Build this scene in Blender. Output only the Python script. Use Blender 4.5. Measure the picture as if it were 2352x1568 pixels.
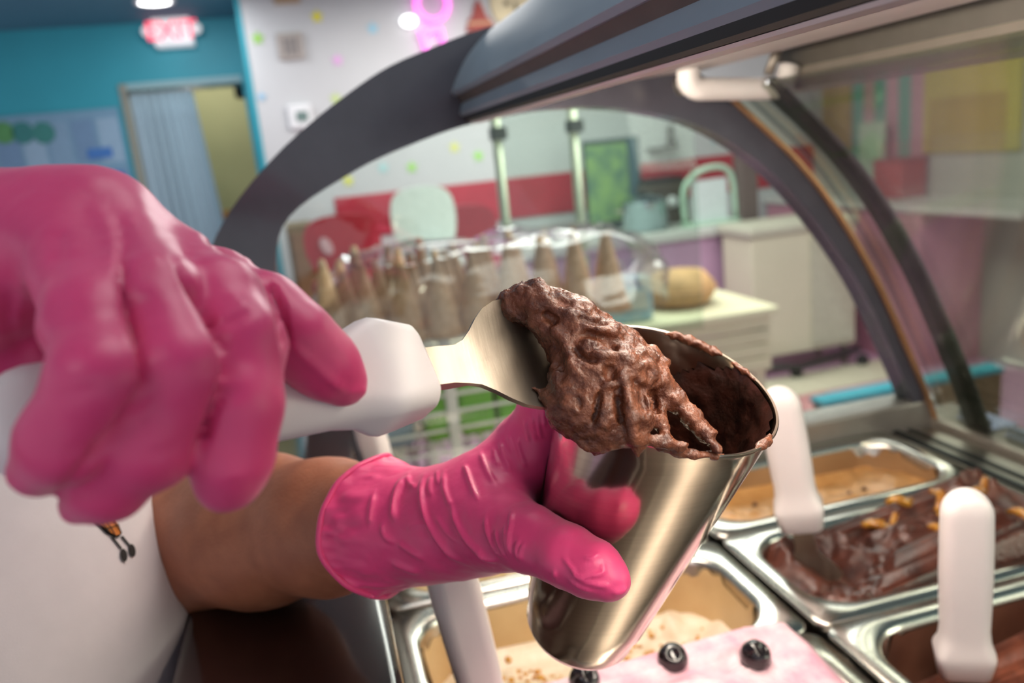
import bpy, bmesh, math, random
import numpy as np
from mathutils import Vector, Matrix

random.seed(7); RNG = np.random.default_rng(7)
for o in list(bpy.data.objects): bpy.data.objects.remove(o)
scene = bpy.context.scene
COL = scene.collection

# ------------------------------------------------------------------ camera
IMW, IMH, FPX = 2352, 1568, 1861.0
CZ = 1.42
_c = lambda p: np.array([p[0]-IMW/2, -(p[1]-IMH/2), -FPX])
_up = -_c((2000, 8700)); _up /= np.linalg.norm(_up)
_y = _c((690, 400)); _y -= _up*(_y@_up); _y /= np.linalg.norm(_y)
CAM = np.stack([np.cross(_y, _up), _y, _up])          # camera axes -> world axes
cam_d = bpy.data.cameras.new('camera'); cam = bpy.data.objects.new('camera', cam_d); COL.objects.link(cam)
mw = Matrix.Identity(4)
for i in range(3):
    for j in range(3): mw[i][j] = CAM[i, j]
mw[2][3] = CZ
cam.matrix_world = mw
cam_d.sensor_width = 36.0; cam_d.lens = FPX/IMW*36.0
cam_d.clip_start = 0.01; cam_d.clip_end = 100
cam_d.dof.use_dof = True; cam_d.dof.focus_distance = 0.342; cam_d.dof.aperture_fstop = 7.1
scene.camera = cam

# ------------------------------------------------------------------ world, light, exposure
scene.view_settings.view_transform = 'Standard'
scene.view_settings.look = 'None'
scene.view_settings.gamma = 1.0
scene.view_settings.use_curve_mapping = False
scene.view_settings.exposure = 0.38
scene.cycles.max_bounces = 7; scene.cycles.diffuse_bounces = 3; scene.cycles.glossy_bounces = 4; scene.cycles.transmission_bounces = 4; scene.cycles.transparent_max_bounces = 16
scene.cycles.use_adaptive_sampling = True; scene.cycles.adaptive_threshold = 0.02; scene.cycles.caustics_reflective = False; scene.cycles.caustics_refractive = False
world = bpy.data.worlds.new('world'); scene.world = world; world.use_nodes = True
world.node_tree.nodes['Background'].inputs[0].default_value = (0.86, 0.93, 1.0, 1)
world.node_tree.nodes['Background'].inputs[1].default_value = 0.58

def area(name, loc, target, size, power, color, size_y=None):
    l = bpy.data.lights.new(name, 'AREA'); l.energy = power; l.color = color
    l.size = size
    if size_y: l.shape = 'RECTANGLE'; l.size_y = size_y
    o = bpy.data.objects.new(name, l); COL.objects.link(o)
    o.location = loc
    o.rotation_euler = (Vector(target)-Vector(loc)).to_track_quat('-Z', 'Y').to_euler()
    return o
area('shop_window_light', (3.3, -0.9, 1.9), (0.2, 0.5, 1.2), 2.2, 64, (1.0, 0.96, 0.9), 1.6)
area('ceiling_panel_light', (1.6, 2.6, 2.44), (1.6, 2.6, 0), 1.6, 50, (1, 0.97, 0.93), 1.2)
area('ceiling_panel_light', (1.2, 4.2, 2.44), (1.2, 4.2, 0), 1.4, 40, (1, 0.97, 0.93), 0.8)
area('ceiling_panel_light', (0.5, 0.6, 2.44), (0.5, 0.6, 0), 0.8, 6, (1, 0.96, 0.92), 0.8)
area('ceiling_panel_light', (-0.9, -0.6, 2.44), (-0.9, -0.6, 0), 0.8, 5, (1, 0.97, 0.95), 0.8)

# ------------------------------------------------------------------ pixel helpers (photo pixel + a known distance or plane -> place in the room)
def ray(px, py): return CAM @ np.array([px-IMW/2, -(py-IMH/2), -FPX])
O3 = np.array([0, 0, CZ])
def at_d(px, py, d): return ray(px, py)*(d/FPX)+O3
def at_y(px, py, y): r = ray(px, py); return r*(y/r[1])+O3
def at_x(px, py, x): r = ray(px, py); return r*(x/r[0])+O3
def at_z(px, py, z): r = ray(px, py); return r*((z-CZ)/r[2])+O3
def to_px(P):
    c = (np.asarray(P)-O3) @ CAM
    return np.stack([IMW/2+FPX*c[..., 0]/-c[..., 2], IMH/2-FPX*c[..., 1]/-c[..., 2], -c[..., 2]], -1)

# ------------------------------------------------------------------ materials
def lin(h):
    if isinstance(h, str):
        h = h.lstrip('#'); v = [int(h[i:i+2], 16)/255 for i in (0, 2, 4)]
    else: v = list(h)
    return [((c+0.055)/1.055)**2.4 if c > 0.04045 else c/12.92 for c in v]
MATS = {}
def mat(name, col, rough=0.5, metal=0.0, var=0.06, scale=40, bump=0.0, bscale=120, coat=0.0, sss=0.0, sssr=(0.01, 0.004, 0.003),
        spec=0.5, aniso=0.0, emit=None, estr=0.0, stretch=None, sheen=0.0, vcol2=None):
    if name in MATS: return MATS[name]
    m = bpy.data.materials.new(name); m.use_nodes = True; MATS[name] = m
    nt = m.node_tree; b = nt.nodes['Principled BSDF']
    c = lin(col)
    tc = nt.nodes.new('ShaderNodeTexCoord'); mp = nt.nodes.new('ShaderNodeMapping')
    nt.links.new(tc.outputs['Object'], mp.inputs[0])
    if stretch: mp.inputs['Scale'].default_value = stretch
    n = nt.nodes.new('ShaderNodeTexNoise'); n.inputs['Scale'].default_value = scale; n.inputs['Detail'].default_value = 4
    nt.links.new(mp.outputs[0], n.inputs['Vector'])
    r = nt.nodes.new('ShaderNodeValToRGB'); nt.links.new(n.outputs['Fac'], r.inputs[0])
    lo = [max(0, x*(1-var)) for x in c] if vcol2 is None else lin(vcol2)
    hi = [min(1, x*(1+var)) for x in c] if vcol2 is None else c
    r.color_ramp.elements[0].position = 0.35; r.color_ramp.elements[1].position = 0.65
    r.color_ramp.elements[0].color = (*lo, 1); r.color_ramp.elements[1].color = (*hi, 1)
    nt.links.new(r.outputs[0], b.inputs['Base Color'])
    b.inputs['Roughness'].default_value = rough; b.inputs['Metallic'].default_value = metal
    b.inputs['Specular IOR Level'].default_value = spec
    b.inputs['Coat Weight'].default_value = coat; b.inputs['Coat Roughness'].default_value = 0.08
    if aniso: b.inputs['Anisotropic'].default_value = aniso
    if sheen: b.inputs['Sheen Weight'].default_value = sheen
    if sss:
        b.inputs['Subsurface Weight'].default_value = sss; b.inputs['Subsurface Radius'].default_value = (1, 0.5, 0.4)
        b.inputs['Subsurface Scale'].default_value = sssr[0]
    if emit is not None:
        b.inputs['Emission Color'].default_value = (*lin(emit), 1); b.inputs['Emission Strength'].default_value = estr
    if bump:
        nb = nt.nodes.new('ShaderNodeTexNoise'); nb.inputs['Scale'].default_value = bscale; nb.inputs['Detail'].default_value = 5
        nt.links.new(mp.outputs[0], nb.inputs['Vector'])
        bp = nt.nodes.new('ShaderNodeBump'); bp.inputs['Strength'].default_value = bump; bp.inputs['Distance'].default_value = 0.002
        nt.links.new(nb.outputs['Fac'], bp.inputs['Height']); nt.links.new(bp.outputs[0], b.inputs['Normal'])
    return m
def glass_mat(name, tint, refl=0.12, rough=0.02):
    if name in MATS: return MATS[name]
    m = bpy.data.materials.new(name); m.use_nodes = True; MATS[name] = m
    nt = m.node_tree; nt.nodes.remove(nt.nodes['Principled BSDF']); out = nt.nodes['Material Output']
    t = nt.nodes.new('ShaderNodeBsdfTransparent'); t.inputs[0].default_value = (*lin(tint), 1)
    g = nt.nodes.new('ShaderNodeBsdfGlossy'); g.inputs['Roughness'].default_value = rough
    f = nt.nodes.new('ShaderNodeFresnel'); f.inputs[0].default_value = 1.45
    mm = nt.nodes.new('ShaderNodeMath'); mm.operation = 'MULTIPLY_ADD'; mm.inputs[1].default_value = 0.5; mm.inputs[2].default_value = refl*0.2
    nt.links.new(f.outputs[0], mm.inputs[0])
    x = nt.nodes.new('ShaderNodeMixShader')
    nt.links.new(mm.outputs[0], x.inputs[0]); nt.links.new(t.outputs[0], x.inputs[1]); nt.links.new(g.outputs[0], x.inputs[2])
    nt.links.new(x.outputs[0], out.inputs[0])
    return m

# ------------------------------------------------------------------ object helpers
def tag(o, label=None, cat=None, group=None, kind=None):
    if label: o['label'] = label
    if cat: o['category'] = cat
    if group: o['group'] = group
    if kind: o['kind'] = kind
    return o
def empty(name, loc=(0, 0, 0), label=None, cat=None, group=None):
    o = bpy.data.objects.new(name, None); COL.objects.link(o); o.location = loc; o.empty_display_size = 0.02
    return tag(o, label, cat, group)
def link(name, me, m, parent=None, smooth=False):
    if m is not None and len(me.materials) == 0: me.materials.append(m)
    if smooth: me.polygons.foreach_set('use_smooth', [True]*len(me.polygons))
    o = bpy.data.objects.new(name, me); COL.objects.link(o)
    if parent is not None:
        o.parent = parent
        if parent.type == 'EMPTY': o.matrix_parent_inverse = Matrix.Translation(-Vector(parent.location))
    return o
def pydata(name, v, f, m, parent=None, smooth=False):
    me = bpy.data.meshes.new(name); me.from_pydata([tuple(map(float, p)) for p in v], [], [tuple(int(i) for i in q) for q in f]); me.update()
    return link(name, me, m, parent, smooth)
def bmobj(name, bm, m, parent=None, smooth=False):
    me = bpy.data.meshes.new(name); bmesh.ops.recalc_face_normals(bm, faces=bm.faces); bm.to_mesh(me); bm.free()
    return link(name, me, m, parent, smooth)
def box_bm(lo, hi, bevel=0.0, seg=2, bm=None, mtx=None):
    b = bm or bmesh.new()
    lo = Vector(lo); hi = Vector(hi)
    r = bmesh.ops.create_cube(b, size=1.0)
    for v in r['verts']: v.co = Vector(((lo[i]+hi[i])/2+v.co[i]*(hi[i]-lo[i]) for i in range(3)))
    if bevel:
        es = list({e for v in r['verts'] for e in v.link_edges})
        rr = bmesh.ops.bevel(b, geom=es, offset=bevel, segments=seg, profile=0.5, affect='EDGES')
    if mtx is not None: bmesh.ops.transform(b, matrix=mtx, verts=b.verts)
    return b
def box(name, lo, hi, m, parent=None, bevel=0.0, seg=2, smooth=False):
    return bmobj(name, box_bm(lo, hi, bevel, seg), m, parent, smooth)
def extrude_y(name, prof, y0, y1, m, parent=None, smooth=False, closed=True, cap=True):
    n = len(prof); v = [(x, y0, z) for x, z in prof]+[(x, y1, z) for x, z in prof]
    f = [(i, (i+1) % n, n+(i+1) % n, n+i) for i in range(n if closed else n-1)]
    if cap and closed: f += [tuple(range(n)), tuple(range(2*n-1, n-1, -1))]
    o = pydata(name, v, f, m, parent, smooth)
    bm = bmesh.new(); bm.from_mesh(o.data); bmesh.ops.recalc_face_normals(bm, faces=bm.faces); bm.to_mesh(o.data); bm.free()
    return o
def band_y(name, outer, inner, y0, y1, m, parent=None, smooth=False):
    # solid band between two profile polylines of equal length
    return extrude_y(name, list(outer)+list(inner)[::-1], y0, y1, m, parent, smooth) if False else _band(name, outer, inner, y0, y1, m, parent, smooth)
def _band(name, outer, inner, y0, y1, m, parent, smooth):
    n = len(outer); v = []
    for y in (y0, y1):
        v += [(x, y, z) for x, z in outer]+[(x, y, z) for x, z in inner]
    f = []
    for i in range(n-1):
        a, b, c, d = i, i+1, n+i+1, n+i
        f.append((a, b, c, d)); f.append((2*n+a, 2*n+d, 2*n+c, 2*n+b))
        f.append((a, 2*n+a, 2*n+b, b)); f.append((d, c, 2*n+c, 2*n+d))
    f.append((0, n, 3*n, 2*n)); f.append((n-1, 3*n-1, 4*n-1, 2*n-1))
    o = pydata(name, v, f, m, parent, smooth)
    bm = bmesh.new(); bm.from_mesh(o.data); bmesh.ops.recalc_face_normals(bm, faces=bm.faces); bm.to_mesh(o.data); bm.free()
    return o
def catmull(pts, n=8):
    P = [np.array(p, float) for p in pts]; P = [2*P[0]-P[1]]+P+[2*P[-1]-P[-2]]; out = []
    for i in range(1, len(P)-2):
        for k in range(n):
            t = k/n
            out.append(0.5*((2*P[i])+(-P[i-1]+P[i+1])*t+(2*P[i-1]-5*P[i]+4*P[i+1]-P[i+2])*t*t+(-P[i-1]+3*P[i]-3*P[i+1]+P[i+2])*t**3))
    out.append(P[-2]); return out
def tube_bm(pts, r, seg=8, bm=None, cap=True):
    bm = bm or bmesh.new()
    P = [Vector(p) for p in pts]; n = len(P)
    R = list(r) if hasattr(r, '__len__') else [r]*n
    prev = None; rings = []
    for i in range(n):
        t = (P[min(i+1, n-1)]-P[max(i-1, 0)]).normalized()
        if prev is None: u = t.orthogonal().normalized()
        else: u = (prev-t*prev.dot(t)).normalized()
        prev = u; w = t.cross(u)
        rings.append([bm.verts.new(P[i]+(u*math.cos(2*math.pi*k/seg)+w*math.sin(2*math.pi*k/seg))*R[i]) for k in range(seg)])
    for i in range(n-1):
        for k in range(seg):
            bm.faces.new((rings[i][k], rings[i][(k+1) % seg], rings[i+1][(k+1) % seg], rings[i+1][k]))
    if cap: bm.faces.new(rings[0][::-1]); bm.faces.new(rings[-1])
    return bm
def tube(name, pts, r, m, parent=None, seg=8, smooth=True):
    return bmobj(name, tube_bm(pts, r, seg), m, parent, smooth)
def lathe_bm(prof, seg=48, bm=None, closed_ends=False):
    bm = bm or bmesh.new(); rings = []
    for r, z in prof:
        if r < 1e-6: rings.append([bm.verts.new((0, 0, z))])
        else: rings.append([bm.verts.new((r*math.cos(2*math.pi*k/seg), r*math.sin(2*math.pi*k/seg), z)) for k in range(seg)])
    for a, b in zip(rings, rings[1:]):
        for k in range(seg):
            k2 = (k+1) % seg
            if len(a) == 1 and len(b) == 1: continue
            if len(a) == 1: bm.faces.new((a[0], b[k2], b[k]))
            elif len(b) == 1: bm.faces.new((a[k], a[k2], b[0]))
            else: bm.faces.new((a[k], a[k2], b[k2], b[k]))
    return bm
def rrect(w, d, r, n=8):
    r = min(r, w/2-1e-4, d/2-1e-4); pts = []
    for cx, cy, a0 in ((w/2-r, d/2-r, 0), (-w/2+r, d/2-r, 90), (-w/2+r, -d/2+r, 180), (w/2-r, -d/2+r, 270)):
        for k in range(n+1):
            a = math.radians(a0+90*k/n); pts.append((cx+r*math.cos(a), cy+r*math.sin(a)))
    return pts
def loft(name, rings, m, parent=None, smooth=True, cap0=True, cap1=True, mtx=None):
    n = len(rings[0]); v = [p for r in rings for p in r]; f = []
    for i in range(len(rings)-1):
        for k in range(n): f.append((i*n+k, i*n+(k+1) % n, (i+1)*n+(k+1) % n, (i+1)*n+k))
    if cap0: f.append(tuple(range(n-1, -1, -1)))
    if cap1: f.append(tuple((len(rings)-1)*n+k for k in range(n)))
    if mtx is not None: v = [tuple(mtx @ Vector(p)) for p in v]
    return pydata(name, v, f, m, parent, smooth)
def autosmooth(o, ang=40):
    me = o.data
    me.polygons.foreach_set('use_smooth', [True]*len(me.polygons))
    bm = bmesh.new(); bm.from_mesh(me)
    for e in bm.edges:
        if len(e.link_faces) == 2 and e.calc_face_angle(0) > math.radians(ang): e.smooth = False
    bm.to_mesh(me); bm.free(); return o
def copy_tree(o, parent=None):
    c = o.copy(); COL.objects.link(c)
    if parent is not None: c.parent = parent
    for ch in list(o.children): copy_tree(ch, c)
    return c

# ------------------------------------------------------------------ implicit surfaces -> mesh (surface nets)
def vnoise(P, seed=0):
    P = np.asarray(P, np.float32); I = np.floor(P).astype(np.int64); F = P-I; F = F*F*(3-2*F)
    def h(i, j, k):
        n = (i*374761393+j*668265263+k*2147483647+seed*1274126177) & 0x7fffffff
        n = ((n ^ (n >> 13))*1274126177) & 0x7fffffff
        return ((n ^ (n >> 16)) & 0xffff)/65535.0
    out = 0
    for dx in (0, 1):
        wx = F[..., 0] if dx else 1-F[..., 0]
        for dy in (0, 1):
            wy = F[..., 1] if dy else 1-F[..., 1]
            for dz in (0, 1):
                wz = F[..., 2] if dz else 1-F[..., 2]
                out = out+wx*wy*wz*h(I[..., 0]+dx, I[..., 1]+dy, I[..., 2]+dz)
    return out*2-1
def fbm(P, oct=3, seed=0):
    s = 0; a = 1.0
    for k in range(oct): s = s+a*vnoise(np.asarray(P)*2**k, seed+k); a *= 0.5
    return s
def sd_cone(P, a, b, ra, rb):
    a = np.asarray(a, np.float32); b = np.asarray(b, np.float32); ab = b-a; L = float(ab@ab)+1e-12
    t = np.clip(((P-a)@ab)/L, 0, 1)
    return np.linalg.norm(P-a-t[..., None]*ab, axis=-1)-(ra+(rb-ra)*t)
def smin(a, b, k):
    h = np.clip(0.5+0.5*(b-a)/k, 0, 1); return b+(a-b)*h-k*h*(1-h)
def chain(P, pts, k=0.004):
    d = None
    for (a, ra), (b, rb) in zip(pts, pts[1:]):
        e = sd_cone(P, a, b, ra, rb); d = e if d is None else smin(d, e, k)
    return d
def sd_ell(P, c, R, rad):
    q = ((P-np.asarray(c, np.float32))@np.asarray(R, np.float32).T)/np.asarray(rad, np.float32)
    k0 = np.linalg.norm(q, axis=-1); k1 = np.linalg.norm(q/np.asarray(rad, np.float32), axis=-1)
    return k0*(k0-1)/np.maximum(k1, 1e-9)
def sdf_mesh(fn, lo, hi, h, margin=0.004, smooth_it=2):
    lo = np.asarray(lo, float); hi = np.asarray(hi, float); B = 8
    nb = np.ceil((hi-lo)/(h*B)).astype(int); n = nb*B+1
    cc = [lo[i]+(np.arange(nb[i])+0.5)*h*B for i in range(3)]
    C = np.stack(np.meshgrid(*cc, indexing='ij'), -1).astype(np.float32)
    cv = fn(C.reshape(-1, 3)).reshape(nb)
    act = np.abs(cv) < h*B*0.9+margin
    V = np.repeat(np.repeat(np.repeat(cv, B, 0), B, 1), B, 2)
    V = np.pad(V, ((0, 1),)*3, mode='edge').astype(np.float32)
    g = np.arange(B+1)
    idx = np.argwhere(act)
    loc = np.stack(np.meshgrid(g, g, g, indexing='ij'), -1).reshape(-1, 3)
    for s in range(0, len(idx), 400):
        I = idx[s:s+400, None, :]*B+loc[None]
        val = fn((lo+I.reshape(-1, 3)*h).astype(np.float32))
        I = I.reshape(-1, 3); V[I[:, 0], I[:, 1], I[:, 2]] = val
    S = V < 0
    S[0] = S[-1] = False; S[:, 0] = S[:, -1] = False; S[:, :, 0] = S[:, :, -1] = False
    V = np.where(S, np.minimum(V, -1e-7), np.maximum(V, 1e-7))
    c8 = [(i, j, k) for i in (0, 1) for j in (0, 1) for k in (0, 1)]
    cnt = sum(S[i:n[0]-1+i, j:n[1]-1+j, k:n[2]-1+k].astype(np.int8) for i, j, k in c8)
    A = np.argwhere((cnt > 0) & (cnt < 8))
    cid = -np.ones(n-1, np.int64); cid[A[:, 0], A[:, 1], A[:, 2]] = np.arange(len(A))
    vals = np.stack([V[A[:, 0]+i, A[:, 1]+j, A[:, 2]+k] for i, j, k in c8], 1)
    pos = np.zeros((len(A), 3)); num = np.zeros(len(A))
    cd = np.array(c8, float)
    for a in range(8):
        for b in range(a+1, 8):
            if np.abs(cd[a]-cd[b]).sum() == 1:
                m_ = (vals[:, a] < 0) != (vals[:, b] < 0)
                t = vals[m_, a]/(vals[m_, a]-vals[m_, b])
                pos[m_] += cd[a]+t[:, None]*(cd[b]-cd[a]); num[m_] += 1
    verts = lo+(A+pos/num[:, None])*h
    quads = []
    for ax in range(3):
        u, w = (ax+1) % 3, (ax+2) % 3
        sl0 = [slice(1, -1)]*3; sl1 = [slice(1, -1)]*3; sl0[ax] = slice(0, -1); sl1[ax] = slice(1, None)
        d = S[tuple(sl0)] != S[tuple(sl1)]
        E_ = np.argwhere(d); base = E_.copy()
        off = np.ones(3, int); off[ax] = 0; base = base+off
        s0 = S[base[:, 0], base[:, 1], base[:, 2]]
        def cell(du, dw):
            q = base.copy(); q[:, u] += du; q[:, w] += dw; return cid[q[:, 0], q[:, 1], q[:, 2]]
        q = np.stack([cell(-1, -1), cell(0, -1), cell(0, 0), cell(-1, 0)], 1)
        q[~s0] = q[~s0][:, ::-1]
        quads.append(q)
    Q = np.concatenate(quads); Q = Q[(Q >= 0).all(1)]
    for _ in range(smooth_it):
        verts = lap(verts, Q, 0.5)
    return verts, Q
def lap(v, Q, lam):
    acc = np.zeros_like(v); cn = np.zeros(len(v))
    for a, b in ((0, 1), (1, 2), (2, 3), (3, 0)):
        for i, j in ((a, b), (b, a)):
            for k in range(3): acc[:, k] += np.bincount(Q[:, i], v[Q[:, j], k], len(v))
            cn += np.bincount(Q[:, i], minlength=len(v))
    return v*(1-lam)+lam*acc/np.maximum(cn, 1)[:, None]
def vnormals(v, Q):
    fn_ = np.cross(v[Q[:, 2]]-v[Q[:, 0]], v[Q[:, 3]]-v[Q[:, 1]])
    N = np.zeros_like(v)
    for i in range(4):
        for k in range(3): N[:, k] += np.bincount(Q[:, i], fn_[:, k], len(v))
    return N/np.maximum(np.linalg.norm(N, axis=1), 1e-12)[:, None]
def np_mesh(name, v, Q, m, parent=None, smooth=True):
    me = bpy.data.meshes.new(name)
    me.vertices.add(len(v)); me.vertices.foreach_set('co', np.asarray(v, np.float32).ravel())
    me.loops.add(Q.size); me.loops.foreach_set('vertex_index', Q.ravel().astype(np.int32))
    me.polygons.add(len(Q)); me.polygons.foreach_set('loop_start', np.arange(0, Q.size, Q.shape[1], dtype=np.int32))
    me.update(calc_edges=True); me.validate()
    return link(name, me, m, parent, smooth)
def fold(v, N, lines, scale=1.0, org=(0, 0)):
    # raise / sink glove creases that run along polylines; each (points, width px, height m)
    px = to_px(v); vis = np.einsum('ij,ij->i', N, (O3-v)/np.linalg.norm(O3-v, axis=1)[:, None])
    off = np.zeros(len(v))
    for pts, w, amp in lines:
        p = np.array(catmull([(org[0]+x*scale, org[1]+y*scale) for x, y in pts], 5) if len(pts) > 2 else [(org[0]+x*scale, org[1]+y*scale) for x, y in pts])
        d = np.full(len(v), 1e9); tt = np.zeros(len(v))
        m_ = (px[:, 0] > p[:, 0].min()-4*w) & (px[:, 0] < p[:, 0].max()+4*w) & (px[:, 1] > p[:, 1].min()-4*w) & (px[:, 1] < p[:, 1].max()+4*w) & (vis > -0.05)
        q = px[m_, :2]; dm = np.full(len(q), 1e9); tm = np.zeros(len(q))
        for i in range(len(p)-1):
            ab = p[i+1]-p[i]; t = np.clip(((q-p[i])@ab)/(ab@ab+1e-9), 0, 1)
            dd = np.linalg.norm(q-p[i]-t[:, None]*ab, axis=1); s = dd < dm
            dm[s] = dd[s]; tm[s] = (i+t[s])/(len(p)-1)
        taper = np.clip(np.minimum(tm, 1-tm)*5, 0.15, 1)
        off[m_] += amp*taper*np.exp(-(dm/w)**2)
    return v+N*off[:, None]

# ================================================================== THE SETTING
TEAL = mat('teal_paint', '#2f97a8', 0.55, var=0.03, scale=3)
WHITEW = mat('white_paint', '#bdbec0', 0.6, var=0.02, scale=3)
CEILM = mat('ceiling_paint', '#4d7c8c', 0.7, var=0.03, scale=3)
FLOORM = mat('floor_vinyl', '#c79cb8', 0.35, var=0.05, scale=2)
def struct(o): o['kind'] = 'structure'; return o
YT, YW, XC = 6.0, 5.3, -0.213
struct(box('floor', (-3.2, -2.6, -0.08), (4.2, 7.6, 0), FLOORM))
struct(box('ceiling', (-3.2, -2.6, 2.47), (4.2, 7.6, 2.55), CEILM))
dl, dr, dtop = -1.03, -0.27, 2.07
struct(box('wall_back', (-3.2, YT, 0), (dl, YT+0.12, 2.47), TEAL))
struct(box('wall_back', (dl, YT, dtop), (dr, YT+0.12, 2.47), TEAL))
struct(box('wall_back', (dr, YT, 0), (XC+0.15, YT+0.12, 2.47), TEAL))
struct(box('wall_front', (XC, YW, 0), (4.2, YW+0.12, 2.47), WHITEW))
struct(box('wall_side', (XC, YW+0.12, 0), (XC+0.12, YT, 2.47), TEAL))
struct(box('trim_1', (XC-0.006, YW-0.006, 0), (XC+0.02, YW+0.02, 2.47), TEAL, bevel=0.003))
struct(box('wall_right', (3.6, -2.6, 0), (3.72, YW, 2.47), mat('grey_wall', '#a9a9a2', 0.6, var=0.03, scale=2)))
STOREM = mat('store_wall', '#b3ab7c', 0.7, var=0.03, scale=3)
struct(box('wall_store', (-2.4, 7.3, 0), (0.6, 7.4, 2.47), STOREM))
DTRIM = mat('door_trim_paint', '#8fb0b6', 0.5, var=0.03)
d1 = struct(empty('door_1', (dl, YT, 0)))
box('jamb', (dl-0.03, YT-0.02, 0), (dl+0.02, YT+0.13, dtop+0.03), mat('door_jamb_metal', '#8a8c80', 0.5), d1, 0.004)
box('jamb', (dr-0.015, YT-0.02, 0), (dr+0.03, YT+0.13, dtop+0.03), TEAL, d1, 0.004)
box('lintel', (dl+0.02, YT-0.02, dtop-0.015), (dr-0.015, YT+0.13, dtop+0.03), DTRIM, d1, 0.004)
# red band running along the white wall
REDB = mat('red_paint', '#a81f35', 0.5, var=0.08, scale=6)
struct(box('trim_2', (0.18, YW-0.012, 0.98), (3.6, YW, 1.245), REDB, bevel=0.003))

# ================================================================== DISPLAY CASE
SLATE = mat('slate_plastic', '#4b4a53', 0.22, var=0.07, scale=20, coat=0.4)
RAILM = mat('grey_extrusion', '#8b99a5', 0.42, metal=0.0, var=0.04, scale=15)
BROWNR = mat('brown_gasket', '#5d534c', 0.5)
BLACKR = mat('black_rubber', '#0d0e10', 0.5)
STEEL = mat('brushed_steel', '#cfcac2', 0.24, metal=1.0, var=0.05, scale=25, stretch=(1, 14, 1))
STEELD = mat('dull_steel', '#a9a39a', 0.38, metal=1.0, var=0.06, scale=20)
LEDGEM = mat('ledge_plastic', '#2c1917', 0.16, var=0.12, scale=12, coat=0.3)
ALU = mat('aluminium_rail', '#8e867c', 0.4, metal=0.5, var=0.04)
case = empty('display_case', (0.38, 0.3, 0), 'curved glass gelato display case with slate grey arched end frame', 'display case')
YE = 0.92
inner = [(.085, 1.03), (.036, 1.115), (-.02, 1.20), (-.042, 1.28), (-.027, 1.366), (.05, 1.413), (.126, 1.439), (.202, 1.455), (.305, 1.461), (.412, 1.444), (.496, 1.408), (.583, 1.336), (.676, 1.212), (.744, 1.075), (.772, 1.01)]
outer = [(-.01, 1.03), (-.02, 1.11), (-.09, 1.20), (-.128, 1.28), (-.095, 1.365), (-.025, 1.438), (.063, 1.497), (.138, 1.53), (.263, 1.555), (.40, 1.515), (.50, 1.462), (.605, 1.36), (.69, 1.237), (.765, 1.084), (.80, 1.0)]
ci, co = catmull(inner, 6), catmull(outer, 6)
fr = _band('arch_frame', co, ci, YE-0.018, YE+0.018, SLATE, case, False); autosmooth(fr, 35)
box('frame_sill', (-.02, YE-0.02, .985), (.80, YE+0.03, 1.03), mat('grey_sill', '#8b8680', 0.4, metal=0.4), case, 0.004)
gp = [(x, z) for x, z in ci]
extrude_y('end_glass', gp, YE-0.003, YE+0.003, glass_mat('end_pane', '#f2f7f4'), case)
gi = catmull([(.50, 1.462), (.605, 1.36), (.69, 1.237), (.765, 1.084), (.80, 1.0)], 16)
go = [(x+.006, z+.004) for x, z in gi]
autosmooth(_band('front_glass', go, gi, -0.6, YE-0.02, glass_mat('front_pane', '#eef3ea', 0.2), case, True))
so = [(x+.004, z+.003) for x, z in go]
_band('glass_seal', so, go, .815, .855, mat('dark_seal', '#2b2f2c', 0.45), case, True)
tr = [(x-.001, z-.0005) for x, z in gi]; tr2 = [(x-.005, z-.004) for x, z in gi]
_band('glass_edge_glint', tr, tr2, YE-0.026, YE-0.018, mat('edge_reflection', '#a9805f', 0.3, metal=0.8), case, True)  # orange-ish reflection along the glass edge, put in as a coloured band
# roof beam: nosed extrusion along the server side
prof = [(.56, 1.585), (.34, 1.585), (.285, 1.574), (.245, 1.562), (.215, 1.545), (.192, 1.523), (.178, 1.502), (.171, 1.488)]
prof = [tuple(p) for p in catmull(prof[1:], 4)]
beam = extrude_y('roof_beam', [(.50, 1.585)]+prof+[(.174, 1.484), (.20, 1.484), (.50, 1.52)], -0.3, .902, RAILM, case); autosmooth(beam, 30)
extrude_y('beam_groove', [(.1765, 1.484), (.1815, 1.476), (.21, 1.476), (.21, 1.484)], -0.3, .902, BROWNR, case)
lip = extrude_y('beam_lip', [(.1815, 1.476), (.1795, 1.471), (.1775, 1.4655), (.180, 1.462), (.215, 1.462), (.215, 1.476)], -0.3, .902, RAILM, case)
extrude_y('beam_gasket', [(.180, 1.462), (.1815, 1.457), (.186, 1.4555), (.212, 1.4555), (.212, 1.462)], -0.3, .90, BLACKR, case)
LAMPM = mat('white_enamel', '#e7e2de', 0.35, var=0.02)
extrude_y('lamp_trim', [(.1875, 1.4552), (.1885, 1.4535), (.2, 1.4535), (.2, 1.4552)], -0.3, .90, LAMPM, case)
extrude_y('roof_panel', [(.20, 1.476), (.20, 1.481), (.46, 1.495), (.55, 1.515), (.55, 1.507), (.46, 1.487)], -0.3, .885, LAMPM, case)
LEDM = mat('led_tube', '#ffffff', 0.4, emit='#fff1de', estr=45.0)
tube('led_tube', [(.225, -0.25, 1.466), (.225, .86, 1.466)], 0.0065, LEDM, case, 10)
_l = area('case_lamp_light', (.235, .30, 1.452), (.42, .42, 1.0), 0.02, 2.0, (1.0, 0.9, 0.78), 1.0); _l.rotation_euler = (0, math.radians(-18), 0)
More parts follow.
